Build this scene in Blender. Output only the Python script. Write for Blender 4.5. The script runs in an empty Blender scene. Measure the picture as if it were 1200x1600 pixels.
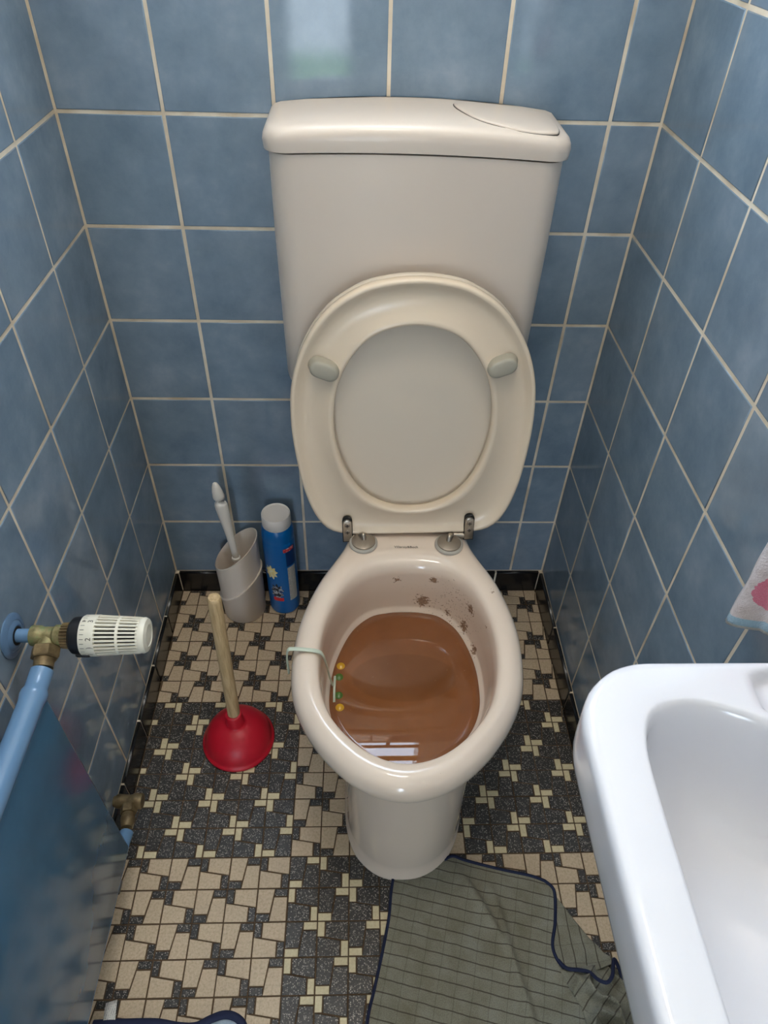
import bpy, bmesh, math, random
from mathutils import Vector, Matrix, noise

scene = bpy.context.scene
C = scene.collection
PI = math.pi

# ---------------------------------------------------------------- camera
cam_data = bpy.data.cameras.new('camera')
cam_data.sensor_fit = 'VERTICAL'
cam_data.sensor_height = 24.0
cam_data.lens = 1094.45 / 1600 * 24.0
cam_data.clip_start = 0.01
cam = bpy.data.objects.new('camera', cam_data)
C.objects.link(cam)
R0 = Vector((0.99936, -0.024325, 0.026243))      # image right
F0 = Vector((0.035696, 0.728774, -0.683823))     # viewing direction
U0 = Vector((-0.002491, 0.684322, 0.729175))     # image up
CAM = Vector((0.40607, -1.05617, 1.23071))
m = Matrix.Identity(4)
for r in range(3):
    m[r][0], m[r][1], m[r][2], m[r][3] = R0[r], U0[r], -F0[r], CAM[r]
cam.matrix_world = m
scene.camera = cam

# ---------------------------------------------------------------- light
W = 0.8202            # room width
ZT = 1.2746           # top of the tiling
ZC = 2.40             # ceiling
YF = -1.46            # wall with the doorway, behind the photographer
WX0, WX1, WZ0, WZ1 = 0.17, 0.594, ZT, 2.12       # window opening in the back wall
DX0, DX1, DZ1 = 0.07, 0.75, 2.02                 # doorway

world = bpy.data.worlds.new('overcast_sky')
scene.world = world
world.use_nodes = True
bg = world.node_tree.nodes['Background']
bg.inputs[0].default_value = (0.70, 0.83, 1.0, 1)
bg.inputs[1].default_value = 17.8

def portal(name, loc, rot, sx, sy):
    l = bpy.data.lights.new(name, 'AREA')
    l.shape = 'RECTANGLE'; l.size = sx; l.size_y = sy
    l.cycles.is_portal = True
    o = bpy.data.objects.new(name, l); C.objects.link(o)
    o.location = loc; o.rotation_euler = rot
portal('window_portal', ((WX0+WX1)/2, 0.085, (WZ0+WZ1)/2), (-PI/2, 0, 0), WX1-WX0, WZ1-WZ0)
HY = -4.6              # far end of the unseen hall added to dim the doorway light, open to the garden
portal('garden_portal', (0.12, HY-0.09, 0.75), (PI/2, 0, 0), 0.40, 1.5)

portal('hall_portal', (1.69, -2.55, 1.75), (0, PI/2, 0), 0.7, 0.6)  # sky through the unseen side opening added to brighten the hall

scene.view_settings.view_transform = 'Standard'
scene.view_settings.look = 'None'
scene.view_settings.gamma = 1.0
scene.view_settings.use_curve_mapping = False
scene.view_settings.exposure = 0.0
scene.cycles.use_denoising = True
scene.cycles.max_bounces = 10
scene.cycles.diffuse_bounces = 6

# ---------------------------------------------------------------- materials
def rgb(r, g, b):
    f = lambda c: (c/255/12.92) if c/255 <= 0.04045 else ((c/255+0.055)/1.055)**2.4
    return (f(r), f(g), f(b), 1)

def mat(name, col, rough=0.5, metal=0.0, spec=0.5, coat=0.0, ior=None, trans=0.0, sheen=0.0):
    M = bpy.data.materials.new(name); M.use_nodes = True
    b = M.node_tree.nodes['Principled BSDF']
    b.inputs['Base Color'].default_value = col
    b.inputs['Roughness'].default_value = rough
    b.inputs['Metallic'].default_value = metal
    b.inputs['Specular IOR Level'].default_value = spec
    b.inputs['Coat Weight'].default_value = coat
    b.inputs['Transmission Weight'].default_value = trans
    b.inputs['Sheen Weight'].default_value = sheen
    if ior: b.inputs['IOR'].default_value = ior
    return M

class N:
    """small node-tree helper"""
    def __init__(s, M):
        s.t = M.node_tree; s.n = s.t.nodes; s.l = s.t.links
        s.b = s.n['Principled BSDF']
    def add(s, typ, **kw):
        x = s.n.new(typ)
        for k, v in kw.items():
            if k in ('inputs',):
                for a, b in v.items(): x.inputs[a].default_value = b
            else: setattr(x, k, v)
        return x
    def link(s, a, b): s.l.new(a, b)
    def coords(s, kind='Object', scale=(1, 1, 1)):
        tc = s.add('ShaderNodeTexCoord'); mp = s.add('ShaderNodeMapping')
        mp.inputs['Scale'].default_value = scale
        s.link(tc.outputs[kind], mp.inputs['Vector'])
        return mp.outputs['Vector']
    def noise(s, vec, scale, detail=3, rough=0.5):
        x = s.add('ShaderNodeTexNoise', inputs={'Scale': scale, 'Detail': detail, 'Roughness': rough})
        if vec is not None: s.link(vec, x.inputs['Vector'])
        return x.outputs['Fac']
    def ramp(s, fac, stops):
        x = s.add('ShaderNodeValToRGB'); e = x.color_ramp.elements
        while len(e) < len(stops): e.new(0.5)
        for i, (p, c) in enumerate(stops): e[i].position = p; e[i].color = c
        s.link(fac, x.inputs['Fac']); return x.outputs['Color']
    def mix(s, fac, a, b, blend='MIX'):
        x = s.add('ShaderNodeMix', data_type='RGBA', blend_type=blend)
        for sock, v in ((x.inputs[0], fac), (x.inputs[6], a), (x.inputs[7], b)):
            if hasattr(v, 'is_output'): s.link(v, sock)
            else: sock.default_value = v
        return x.outputs[2]
    def math(s, op, a, b=None):
        x = s.add('ShaderNodeMath', operation=op)
        for sock, v in ((x.inputs[0], a), (x.inputs[1], b)):
            if v is None: continue
            if hasattr(v, 'is_output'): s.link(v, sock)
            else: sock.default_value = v
        return x.outputs[0]
    def bump(s, h, strength=0.2, dist=0.001):
        x = s.add('ShaderNodeBump', inputs={'Strength': strength, 'Distance': dist})
        s.link(h, x.inputs['Height']); s.link(x.outputs['Normal'], s.b.inputs['Normal'])
    def color(s, c): s.link(c, s.b.inputs['Base Color'])

BLK, WHT = (0, 0, 0, 1), (1, 1, 1, 1)

def tile_material():
    M = mat('blue_glaze', rgb(100, 128, 158), 0.07, spec=0.5); n = N(M)
    v = n.coords('Object')
    info = n.add('ShaderNodeObjectInfo')
    add = n.add('ShaderNodeVectorMath', operation='ADD')
    sc = n.add('ShaderNodeVectorMath', operation='SCALE'); sc.inputs['Scale'].default_value = 1.7
    n.link(info.outputs['Location'], sc.inputs[0]); n.link(v, add.inputs[0]); n.link(sc.outputs[0], add.inputs[1])
    vv = add.outputs[0]
    f1 = n.noise(vv, 13, 6, 0.62)
    c = n.ramp(f1, [(0.30, rgb(106, 125, 143)), (0.55, rgb(126, 144, 161)), (0.78, rgb(148, 162, 177))])
    tint = n.ramp(info.outputs['Random'], [(0, (0.90, 0.93, 0.94, 1)), (1, (1.06, 1.04, 1.03, 1))])
    c = n.mix(1.0, c, tint, 'MULTIPLY')
    streak = n.noise(n.coords('Object', (90, 90, 9)), 1.0, 2)
    c = n.mix(n.math('MULTIPLY', streak, 0.10), c, rgb(140, 150, 165))
    n.color(c)
    n.bump(n.noise(vv, 26, 2), 0.06, 0.001)
    return M
M_TILE = tile_material()

def grout_material():
    M = mat('cream_grout', rgb(200, 188, 166), 0.9, spec=0.2); n = N(M)
    v = n.coords('Object')
    n.color(n.ramp(n.noise(v, 18, 5), [(0.3, rgb(196, 178, 152)), (0.6, rgb(226, 214, 194)), (0.8, rgb(232, 222, 206))]))
    n.bump(n.noise(v, 500, 2), 0.3, 0.0005)
    return M
M_GROUT = grout_material()
M_PLASTER = mat('white_plaster', rgb(232, 228, 220), 0.9, spec=0.2)
M_CEIL = mat('ceiling_paint', rgb(235, 232, 226), 0.95, spec=0.1)

def skirt_material():
    M = mat('black_skirting_glaze', rgb(26, 25, 25), 0.22); n = N(M)
    n.color(n.ramp(n.noise(n.coords('Object'), 30, 4), [(0.4, rgb(18, 18, 19)), (0.8, rgb(40, 38, 37))]))
    return M
M_SKIRT = skirt_material()

def stone(name, lo, mid, hi, rough, speck=None, scale=260):
    M = mat(name, mid, rough, spec=0.4); n = N(M)
    tc = n.add('ShaderNodeNewGeometry')
    pos = tc.outputs['Position']
    c = n.ramp(n.noise(pos, scale, 4, 0.7), [(0.32, lo), (0.52, mid), (0.74, hi)])
    big = n.noise(pos, 9, 4)
    c = n.mix(n.math('MULTIPLY', big, 0.45), c, lo)
    if speck:
        vo = n.add('ShaderNodeTexVoronoi', inputs={'Scale': speck, 'Randomness': 1.0})
        n.link(pos, vo.inputs['Vector'])
        sep = n.add('ShaderNodeSeparateColor'); n.link(vo.outputs['Color'], sep.inputs[0])
        near = n.math('LESS_THAN', vo.outputs['Distance'], 0.42)
        some = n.math('GREATER_THAN', sep.outputs[0], 0.50)
        bright = n.mix(sep.outputs[1], rgb(96, 90, 82), rgb(186, 178, 166))
        c = n.mix(n.math('MULTIPLY', near, some), c, bright)
    n.color(c)
    n.bump(n.noise(pos, 420, 2), 0.25, 0.0006)
    return M
M_BEIGE = stone('beige_mosaic', rgb(184, 162, 132), rgb(212, 190, 160), rgb(224, 204, 178), 0.45)
M_BLACK = stone('speckled_black_mosaic', rgb(38, 36, 35), rgb(56, 53, 50), rgb(88, 83, 77), 0.4, 480, 420)
M_CREAM = stone('cream_mosaic', rgb(206, 190, 150), rgb(224, 210, 172), rgb(232, 220, 188), 0.45)
M_FGROUT = mat('brown_floor_grout', rgb(96, 78, 60), 0.95, spec=0.1)

STAINS = [((0.5284, -0.2962, 0.3636), 0.014, 0.52), ((0.5142, -0.2917, 0.3092), 0.024, 0.50), ((0.5823, -0.3509, 0.3548), 0.020, 0.53), ((0.5802, -0.3439, 0.3044), 0.021, 0.53),
          ((0.5983, -0.400, 0.374), 0.008, 0.55), ((0.5933, -0.385, 0.2956), 0.019, 0.54), ((0.4687, -0.2906, 0.3604), 0.016, 0.60), ((0.6120, -0.352, 0.3985), 0.014, 0.66), ((0.555, -0.313, 0.300), 0.014, 0.58), ((0.42, -0.318, 0.30), 0.016, 0.60)]
def ceramic(name, col, rough, stains=False):
    M = mat(name, col, rough, spec=0.5, coat=0.15); n = N(M)
    M.node_tree.nodes['Principled BSDF'].inputs['Coat Roughness'].default_value = 0.04
    if stains:
        tc = n.add('ShaderNodeNewGeometry'); pos = tc.outputs['Position']
        sep = n.add('ShaderNodeSeparateXYZ'); n.link(pos, sep.inputs[0])
        ns = n.noise(pos, 230, 4, 0.7); nf = n.noise(pos, 330, 2, 0.6)
        mask = None
        for (c, r, thr) in STAINS:
            vd = n.add('ShaderNodeVectorMath', operation='DISTANCE'); n.link(pos, vd.inputs[0]); vd.inputs[1].default_value = c
            mr = n.add('ShaderNodeMapRange', inputs={'From Min': r, 'From Max': r*0.15, 'To Min': -0.25, 'To Max': 0.16}); n.link(vd.outputs['Value'], mr.inputs[0])
            q = n.math('GREATER_THAN', n.math('ADD', ns, mr.outputs[0]), thr)
            mask = q if mask is None else n.math('MAXIMUM', mask, q)
        # scattered fine specks on the back and right of the inner wall
        vd = n.add('ShaderNodeVectorMath', operation='DISTANCE'); n.link(pos, vd.inputs[0]); vd.inputs[1].default_value = (0.56, -0.33, 0.325)
        mr = n.add('ShaderNodeMapRange', inputs={'From Min': 0.10, 'From Max': 0.03, 'To Min': 0.0, 'To Max': 0.14}); n.link(vd.outputs['Value'], mr.inputs[0])
        vd2 = n.math('GREATER_THAN', 0.105, vd.outputs['Value'])
        low = n.math('LESS_THAN', sep.outputs['Z'], 0.385)
        fine = n.math('MULTIPLY', n.math('MULTIPLY', n.math('GREATER_THAN', n.math('ADD', nf, mr.outputs[0]), 0.775), vd2), low)
        tone = n.ramp(n.noise(pos, 400, 2), [(0.35, rgb(96, 62, 38)), (0.6, rgb(148, 112, 82))])
        c = n.mix(n.math('MULTIPLY', fine, 0.75), col, tone)
        n.color(n.mix(n.math('MULTIPLY', mask, 0.85), c, tone))
    return M
M_PAN = ceramic('toilet_ceramic', rgb(230, 212, 194), 0.12, True)
M_BASIN = ceramic('basin_ceramic', rgb(217, 217, 222), 0.13)
M_CIST = mat('cistern_plastic', rgb(214, 200, 186), 0.28)
M_SEAT = mat('seat_plastic', rgb(224, 206, 182), 0.24)
M_LIDP = mat('lid_plastic', rgb(212, 199, 181), 0.30)
M_BUMP = mat('bumper_rubber', rgb(166, 160, 144), 0.6)
M_DARK = mat('painted_gap_shade', rgb(22, 20, 18), 0.8)  # near-black stands in for shade in gaps, holes, screw slots and recesses
M_STEEL = mat('worn_steel', rgb(176, 166, 152), 0.32, metal=0.85)
M_RUST = mat('dull_hinge_disc', rgb(150, 138, 124), 0.42, metal=0.5)
M_GREYPL = mat('grey_plastic', rgb(176, 170, 160), 0.45)
M_INK = mat('ink_and_gap_shade', rgb(70, 66, 62), 0.7)  # printed marks, and the painted shade of the lid seam and button groove
M_BLACKPL = mat('black_plastic', rgb(24, 24, 26), 0.4)
M_IVORY = mat('ivory_plastic', rgb(232, 226, 208), 0.35)
M_HOLDER = mat('holder_plastic', rgb(230, 217, 203), 0.35)
M_BRUSHW = mat('brush_plastic', rgb(234, 226, 214), 0.35)
M_BLUEPL = mat('bottle_blue', rgb(6, 100, 168), 0.30)
M_NAVYLB = mat('label_navy', rgb(14, 52, 104), 0.4)
M_CAPW = mat('bottle_cap', rgb(234, 226, 218), 0.45)
M_REDLB = mat('label_red', rgb(206, 40, 48), 0.4)
M_RUBBER = mat('red_rubber', rgb(196, 22, 44), 0.42)
M_RADPIPE = mat('light_blue_paint', rgb(104, 138, 172), 0.18)
M_NAVY = mat('navy_binding', rgb(28, 36, 66), 0.85)

def noisy(name, stops, scale, rough, metal=0.0, bump=0.0, bscale=200, det=4, stretch=(1, 1, 1)):
    M = mat(name, stops[0][1], rough, metal); n = N(M)
    v = n.coords('Object', stretch)
    n.color(n.ramp(n.noise(v, scale, det, 0.6), stops))
    if bump: n.bump(n.noise(n.coords('Object'), bscale, 3), bump, 0.001)
    return M
M_WOOD = noisy('pale_wood', [(0.3, rgb(176, 146, 104)), (0.55, rgb(206, 178, 134)), (0.8, rgb(220, 196, 156))], 40, 0.6, bump=0.1, stretch=(6, 6, 0.5))
M_BRASS = noisy('old_green_brass', [(0.35, rgb(120, 112, 74)), (0.5, rgb(150, 138, 98)), (0.62, rgb(128, 140, 92)), (0.8, rgb(170, 152, 116))], 90, 0.5, metal=0.45, bump=0.5)
M_BROWNB = noisy('brown_brass', [(0.35, rgb(104, 86, 58)), (0.6, rgb(138, 118, 84))], 80, 0.5, metal=0.5, bump=0.3)
M_RAD = noisy('radiator_blue_paint', [(0.3, rgb(60, 98, 124)), (0.6, rgb(70, 110, 138)), (0.8, rgb(80, 120, 148))], 6, 0.16)
M_ESC = mat('escutcheon_blue', rgb(92, 120, 150), 0.3)

def water_material():
    M = mat('brown_water', rgb(118, 76, 46), 0.012, spec=0.5, ior=1.45); n = N(M)
    tc = n.add('ShaderNodeTexCoord')
    mp = n.add('ShaderNodeMapping'); n.link(tc.outputs['Object'], mp.inputs[0])
    c = n.ramp(n.noise(mp.outputs[0], 9, 4), [(0.3, rgb(116, 70, 38)), (0.55, rgb(128, 80, 47)), (0.8, rgb(140, 90, 56))])
    # paler sediment ring showing through from the trap below
    sep = n.add('ShaderNodeSeparateXYZ'); n.link(mp.outputs[0], sep.inputs[0])
    ex = n.math('DIVIDE', n.math('SUBTRACT', sep.outputs['X'], 0.0), 0.088)
    ey = n.math('DIVIDE', n.math('SUBTRACT', sep.outputs['Y'], 0.025), 0.047)
    d = n.math('SQRT', n.math('ADD', n.math('MULTIPLY', ex, ex), n.math('MULTIPLY', ey, ey)))
    ring = n.ramp(d, [(0.0, (0.75, 0.75, 0.75, 1)), (0.9, (0.62, 0.62, 0.62, 1)), (0.97, BLK), (1.0, (0.05, 0.05, 0.05, 1))])
    sepc = n.add('ShaderNodeSeparateColor'); n.link(ring, sepc.inputs[0])
    c = n.mix(n.math('MULTIPLY', sepc.outputs[0], 0.5), c, rgb(92, 58, 32))
    n.color(c)
    sp = n.math('GREATER_THAN', n.noise(mp.outputs[0], 170, 2), 0.745)
    n.color(n.mix(n.math('MULTIPLY', sp, 0.35), c, rgb(168, 130, 96)))
    n.bump(n.noise(mp.outputs[0], 14, 2), 0.003, 0.001)
    return M
M_WATER = water_material()

def cloth_material():
    M = mat('grey_green_cloth', rgb(120, 118, 102), 0.95, spec=0.15, sheen=0.2); n = N(M)
    tc = n.add('ShaderNodeUVMap'); uv = tc.outputs['UV']
    mp = n.add('ShaderNodeMapping'); n.link(uv, mp.inputs[0])
    sep = n.add('ShaderNodeSeparateXYZ'); n.link(mp.outputs[0], sep.inputs[0])
    def lines(o, pitch, w):
        fr = n.math('FRACT', n.math('DIVIDE', o, pitch))
        return n.math('LESS_THAN', fr, w)
    wob = n.math('MULTIPLY', n.noise(mp.outputs[0], 30, 2), 0.004)
    h = lines(n.math('ADD', sep.outputs['Y'], wob), 0.0172, 0.10)
    v = lines(n.math('ADD', sep.outputs['X'], wob), 0.026, 0.05)
    base = n.ramp(n.noise(mp.outputs[0], 26, 5, 0.6), [(0.3, rgb(128, 123, 104)), (0.55, rgb(143, 140, 124)), (0.8, rgb(155, 154, 142))])
    weave = n.ramp(n.noise(mp.outputs[0], 700, 2), [(0.35, (0.8, 0.8, 0.8, 1)), (0.65, (1.1, 1.1, 1.1, 1))])
    base = n.mix(1.0, base, weave, 'MULTIPLY')
    c = n.mix(n.math('MULTIPLY', h, 0.75), base, rgb(64, 56, 46))
    c = n.mix(n.math('MULTIPLY', v, 0.28), c, rgb(74, 66, 56))
    n.color(c)
    n.bump(n.noise(mp.outputs[0], 500, 3), 0.4, 0.001)
    return M
M_CLOTH = cloth_material()

def towel_material():
    M = mat('spotted_terry', rgb(232, 220, 220), 1.0, spec=0.1, sheen=0.4); n = N(M)
    tc = n.add('ShaderNodeUVMap'); uv = tc.outputs['UV']
    sep = n.add('ShaderNodeSeparateXYZ'); n.link(uv, sep.inputs[0])
    def spot(cx, cy, r):
        dx = n.math('SUBTRACT', sep.outputs['X'], cx); dy = n.math('SUBTRACT', sep.outputs['Y'], cy)
        d = n.math('SQRT', n.math('ADD', n.math('MULTIPLY', dx, dx), n.math('MULTIPLY', dy, dy)))
        return n.math('LESS_THAN', n.math('ADD', d, n.math('MULTIPLY', n.noise(uv, 160, 2), 0.006)), r)
    m_ = spot(0.048, 0.058, 0.034)
    for c in ((0.02, 0.16, 0.03), (0.12, 0.13, 0.034), (0.10, 0.24, 0.032), (0.03, 0.30, 0.03), (0.13, 0.35, 0.034), (0.14, 0.03, 0.03), (0.05, 0.42, 0.03)):
        m_ = n.math('MAXIMUM', m_, spot(*c))
    base = n.ramp(n.noise(uv, 60, 4), [(0.35, rgb(212, 198, 196)), (0.6, rgb(232, 221, 222))])
    c = n.mix(m_, base, rgb(226, 128, 152))
    hem = n.math('LESS_THAN', sep.outputs['Y'], 0.014)
    c = n.mix(hem, c, rgb(164, 198, 218))
    edge = n.math('LESS_THAN', sep.outputs['Y'], 0.0035)
    c = n.mix(edge, c, rgb(228, 226, 220))
    n.color(c)
    n.bump(n.noise(uv, 420, 3, 0.7), 0.9, 0.003)
    return M
M_TOWEL = towel_material()

# ---------------------------------------------------------------- mesh helpers
def new_mesh(name, verts, faces, mats, smooth=True, midx=None, recalc=True):
    me = bpy.data.meshes.new(name)
    me.from_pydata([tuple(v) for v in verts], [], faces)
    for mm in (mats if isinstance(mats, (list, tuple)) else [mats]): me.materials.append(mm)
    if midx: me.polygons.foreach_set('material_index', midx)
    if recalc:
        bm = bmesh.new(); bm.from_mesh(me)
        bmesh.ops.recalc_face_normals(bm, faces=bm.faces)
        bm.to_mesh(me); bm.free()
    if smooth: me.polygons.foreach_set('use_smooth', [True]*len(me.polygons))
    me.update()
    return me

def link(name, me, parent=None, mw=None):
    o = bpy.data.objects.new(name, me); C.objects.link(o)
    if mw is not None: o.matrix_basis = mw
    if parent is not None:
        o.parent = parent
    return o

def obj(name, verts, faces, mats, parent=None, smooth=True, mw=None, midx=None, recalc=True):
    return link(name, new_mesh(name, verts, faces, mats, smooth, midx, recalc), parent, mw)

def auto_smooth(o, ang=40):
    bm = bmesh.new(); bm.from_mesh(o.data)
    for e in bm.edges:
        if len(e.link_faces) == 2 and e.calc_face_angle(0) > math.radians(ang): e.smooth = False
    bm.to_mesh(o.data); bm.free()
    return o

def thing(name, label, cat, loc=(0, 0, 0), group=None):
    o = bpy.data.objects.new(name, None); C.objects.link(o)
    o.empty_display_size = 0.03
    o.location = loc
    o['label'] = label; o['category'] = cat
    if group: o['group'] = group
    return o

def tag(o, label, cat, group=None):
    o['label'] = label; o['category'] = cat
    if group: o['group'] = group
    return o

def structure(o, label=None):
    o['kind'] = 'structure'
    if label: o['label'] = label
    return o

def loft(rings, closed_rings=False, cap0=True, cap1=True):
    """rings: equal-length closed loops of points"""
    n = len(rings[0]); V = []; Fc = []
    for r in rings: V += [tuple(p) for p in r]
    k = len(rings)
    for i in range(k if closed_rings else k-1):
        a = i*n; b = ((i+1) % k)*n
        for j in range(n):
            j2 = (j+1) % n
            Fc.append((a+j, a+j2, b+j2, b+j))
    if not closed_rings:
        if cap0: Fc.append(tuple(range(n))[::-1])
        if cap1: Fc.append(tuple((k-1)*n + j for j in range(n)))
    return V, Fc

def lathe_vf(profile, n=32, frame=None):
    """profile of (r, h) pairs, turned about the local Z; frame: Matrix"""
    rings = []
    for r, h in profile:
        ring = []
        for i in range(n):
            a = 2*PI*i/n
            p = Vector((r*math.cos(a), r*math.sin(a), h))
            ring.append(frame @ p if frame else p)
        rings.append(ring)
    return loft(rings)

def lathe(name, profile, mt, parent=None, n=32, frame=None, sharp=35):
    V, Fc = lathe_vf(profile, n, frame)
    return auto_smooth(obj(name, V, Fc, mt, parent), sharp)

def frame_axis(origin, axis, up=(0, 0, 1)):
    z = Vector(axis).normalized(); u = Vector(up)
    if abs(z.dot(u)) > 0.95: u = Vector((0, 1, 0))
    x = u.cross(z).normalized(); y = z.cross(x)
    M_ = Matrix.Identity(4)
    for r in range(3): M_[r][0], M_[r][1], M_[r][2], M_[r][3] = x[r], y[r], z[r], origin[r]
    return M_

def tube_vf(path, rad, n=12, flat=1.0):
    P = [Vector(p) for p in path]; rings = []
    up = Vector((0, 0, 1)); prev = None
    for i, p in enumerate(P):
        t = (P[min(i+1, len(P)-1)] - P[max(i-1, 0)]).normalized()
        if prev is None:
            ref = up if abs(t.z) < 0.9 else Vector((1, 0, 0))
            x = t.cross(ref).normalized()
        else:
            x = (prev - t*prev.dot(t)).normalized()
        prev = x; y = t.cross(x)
        r = rad(i/(len(P)-1)) if callable(rad) else rad
        rings.append([p + x*r*math.cos(2*PI*k/n) + y*r*flat*math.sin(2*PI*k/n) for k in range(n)])
    return loft(rings)

def tube(name, path, rad, mt, parent=None, n=12, flat=1.0, sharp=50):
    V, Fc = tube_vf(path, rad, n, flat)
    return auto_smooth(obj(name, V, Fc, mt, parent), sharp)

def catmull(pts, per=8, closed=False):
    P = [Vector(p) for p in pts]; out = []; n = len(P)
    rng = n if closed else n-1
    for i in range(rng):
        if closed: a, b, c, d = P[(i-1) % n], P[i], P[(i+1) % n], P[(i+2) % n]
        else: a, b, c, d = P[max(i-1, 0)], P[i], P[i+1], P[min(i+2, n-1)]
        for k in range(per):
            t = k/per
            out.append(0.5*((2*b) + (c-a)*t + (2*a-5*b+4*c-d)*t*t + (3*b-a-3*c+d)*t**3))
    if not closed: out.append(P[-1])
    return out

def resample(loop, n):
    L = [0]; m_ = len(loop)
    for i in range(m_): L.append(L[-1] + (loop[(i+1) % m_]-loop[i]).length)
    out = []; j = 0
    for k in range(n):
        s = L[-1]*k/n
        while L[j+1] < s: j += 1
        t = (s-L[j])/max(L[j+1]-L[j], 1e-9)
        out.append(loop[j].lerp(loop[(j+1) % m_], t))
    return out

def half_loop(half, n=96):
    """half outline of (half width, along) from back to front -> closed symmetric loop of 2-D points"""
    h = [Vector((a, b)) for a, b in half]
    full = h + [Vector((-p.x, p.y)) for p in h[-2:0:-1]]
    return resample(catmull(full, 8, True), n)

def box_vf(x0, x1, y0, y1, z0, z1):
    V = [(x, y, z) for z in (z0, z1) for y in (y0, y1) for x in (x0, x1)]
    Fc = [(0, 2, 3, 1), (4, 5, 7, 6), (0, 1, 5, 4), (2, 6, 7, 3), (0, 4, 6, 2), (1, 3, 7, 5)]
    return V, Fc

def merge(*vfs):
    V = []; Fc = []
    for v, f in vfs:
        o = len(V); V += list(v); Fc += [tuple(i+o for i in ff) for ff in f]
    return V, Fc

def bevel_box(name, dims, mt, parent=None, bev=0.003, seg=2, frame=None):
    V, Fc = box_vf(*dims)
    me = new_mesh(name, V, Fc, mt, True)
    bm = bmesh.new(); bm.from_mesh(me)
    bmesh.ops.bevel(bm, geom=bm.edges[:], offset=bev, segments=seg, profile=0.5, affect='EDGES')
    bm.to_mesh(me); bm.free()
    if frame: me.transform(frame)
    me.polygons.foreach_set('use_smooth', [True]*len(me.polygons))
    return auto_smooth(link(name, me, parent), 50)

def text_mesh(name, body, size, mt, parent, frame, extr=0.0001, align='CENTER'):
    cu = bpy.data.curves.new(name, 'FONT'); cu.body = body; cu.size = size
    cu.extrude = extr; cu.align_x = align; cu.align_y = 'CENTER'; cu.resolution_u = 3
    t = bpy.data.objects.new(name, cu); C.objects.link(t)
    dg = bpy.context.evaluated_depsgraph_get()
    me = bpy.data.meshes.new_from_object(t.evaluated_get(dg))
    bpy.data.objects.remove(t); bpy.data.curves.remove(cu)
    me.materials.clear(); me.materials.append(mt)
    if callable(frame):
        for v in me.vertices: v.co = frame(v.co)
    else: me.transform(frame)
    return link(name, me, parent)

def to_px(p):
    d = Vector(p) - CAM; w = d.dot(F0)
    if w <= 0.01: return None
    return 600 + 1094.45*d.dot(R0)/w, 800 - 1094.45*d.dot(U0)/w

def in_view(p, mg=30):
    q = to_px(p)
    return q is not None and -mg < q[0] < 1200+mg and -mg < q[1] < 1600+mg

# ---------------------------------------------------------------- the room
SK = 0.0586           # skirting height
T = 0.152             # wall tile pitch
G = 0.0045            # grout width

# back wall around the window opening; grout plane at y = 0.0015, tiles stand proud of it
def wall_boxes(bxs):
    V = []; Fc = []; mi = []
    for (b, mid) in bxs:
        v, f = box_vf(*b); o = len(V); V += v; Fc += [tuple(i+o for i in ff) for ff in f]; mi += [mid]*len(f)
    return V, Fc, mi
g0 = 0.0008
V, Fc, mi = wall_boxes([((-0.12, W+0.12, g0, 0.12, 0, ZT), 0),
                        ((-0.12, WX0, 0.0, 0.12, ZT, ZC), 1), ((WX1, W+0.12, 0.0, 0.12, ZT, ZC), 1),
                        ((WX0, WX1, 0.0, 0.12, WZ1, ZC), 1)])
wall_back = structure(obj('wall_back', V, Fc, [M_GROUT, M_PLASTER], smooth=False, midx=mi), 'back wall of blue square tiles with cream grout')
V, Fc, mi = wall_boxes([((-0.12, -g0, YF, 0.0, 0, ZT), 0), ((-0.12, 0.0, YF, 0.0, ZT, ZC), 1)])
wall_left = structure(obj('wall_left', V, Fc, [M_GROUT, M_PLASTER], smooth=False, midx=mi), 'left wall of blue square tiles behind the radiator')
V, Fc, mi = wall_boxes([((W+g0, W+0.12, YF, 0.0, 0, ZT), 0), ((W, W+0.12, YF, 0.0, ZT, ZC), 1)])
wall_right = structure(obj('wall_right', V, Fc, [M_GROUT, M_PLASTER], smooth=False, midx=mi), 'right wall of blue square tiles above the basin')
V, Fc, mi = wall_boxes([((-0.12, DX0, YF-0.1, YF, 0, ZC), 0), ((DX1, W+0.12, YF-0.1, YF, 0, ZC), 0), ((DX0, DX1, YF-0.1, YF, DZ1, ZC), 0)])
wall_front = structure(obj('wall_front', V, Fc, [M_PLASTER], smooth=False), 'wall with the open doorway')
V, Fc = box_vf(-0.12, W+0.12, YF-0.1, 0.12, ZC, ZC+0.1)
structure(obj('ceiling', V, Fc, M_CEIL, smooth=False), 'white ceiling')

_tile_cache = {}
def tile_mesh(w, h, mt=M_TILE, d=0.006, b=0.0016, key=''):
    k = (round(w, 4), round(h, 4), mt.name, key)
    if k in _tile_cache: return _tile_cache[k]
    V = []
    for (ins, y) in ((0, d), (0, b*0.8), (b*0.35, b*0.2), (b, 0)):
        V += [(-w/2+ins, y, -h/2+ins), (w/2-ins, y, -h/2+ins), (w/2-ins, y, h/2-ins), (-w/2+ins, y, h/2-ins)]
    Fc = []
    for r in range(3):
        for j in range(4):
            Fc.append((r*4+j, r*4+(j+1) % 4, (r+1)*4+(j+1) % 4, (r+1)*4+j))
    Fc.append((12, 13, 14, 15))
    me = new_mesh('wall_tile', V, Fc, mt, True)
    for i, p in enumerate(me.polygons): p.use_smooth = i < 12
    _tile_cache[k] = me
    return me

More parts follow.
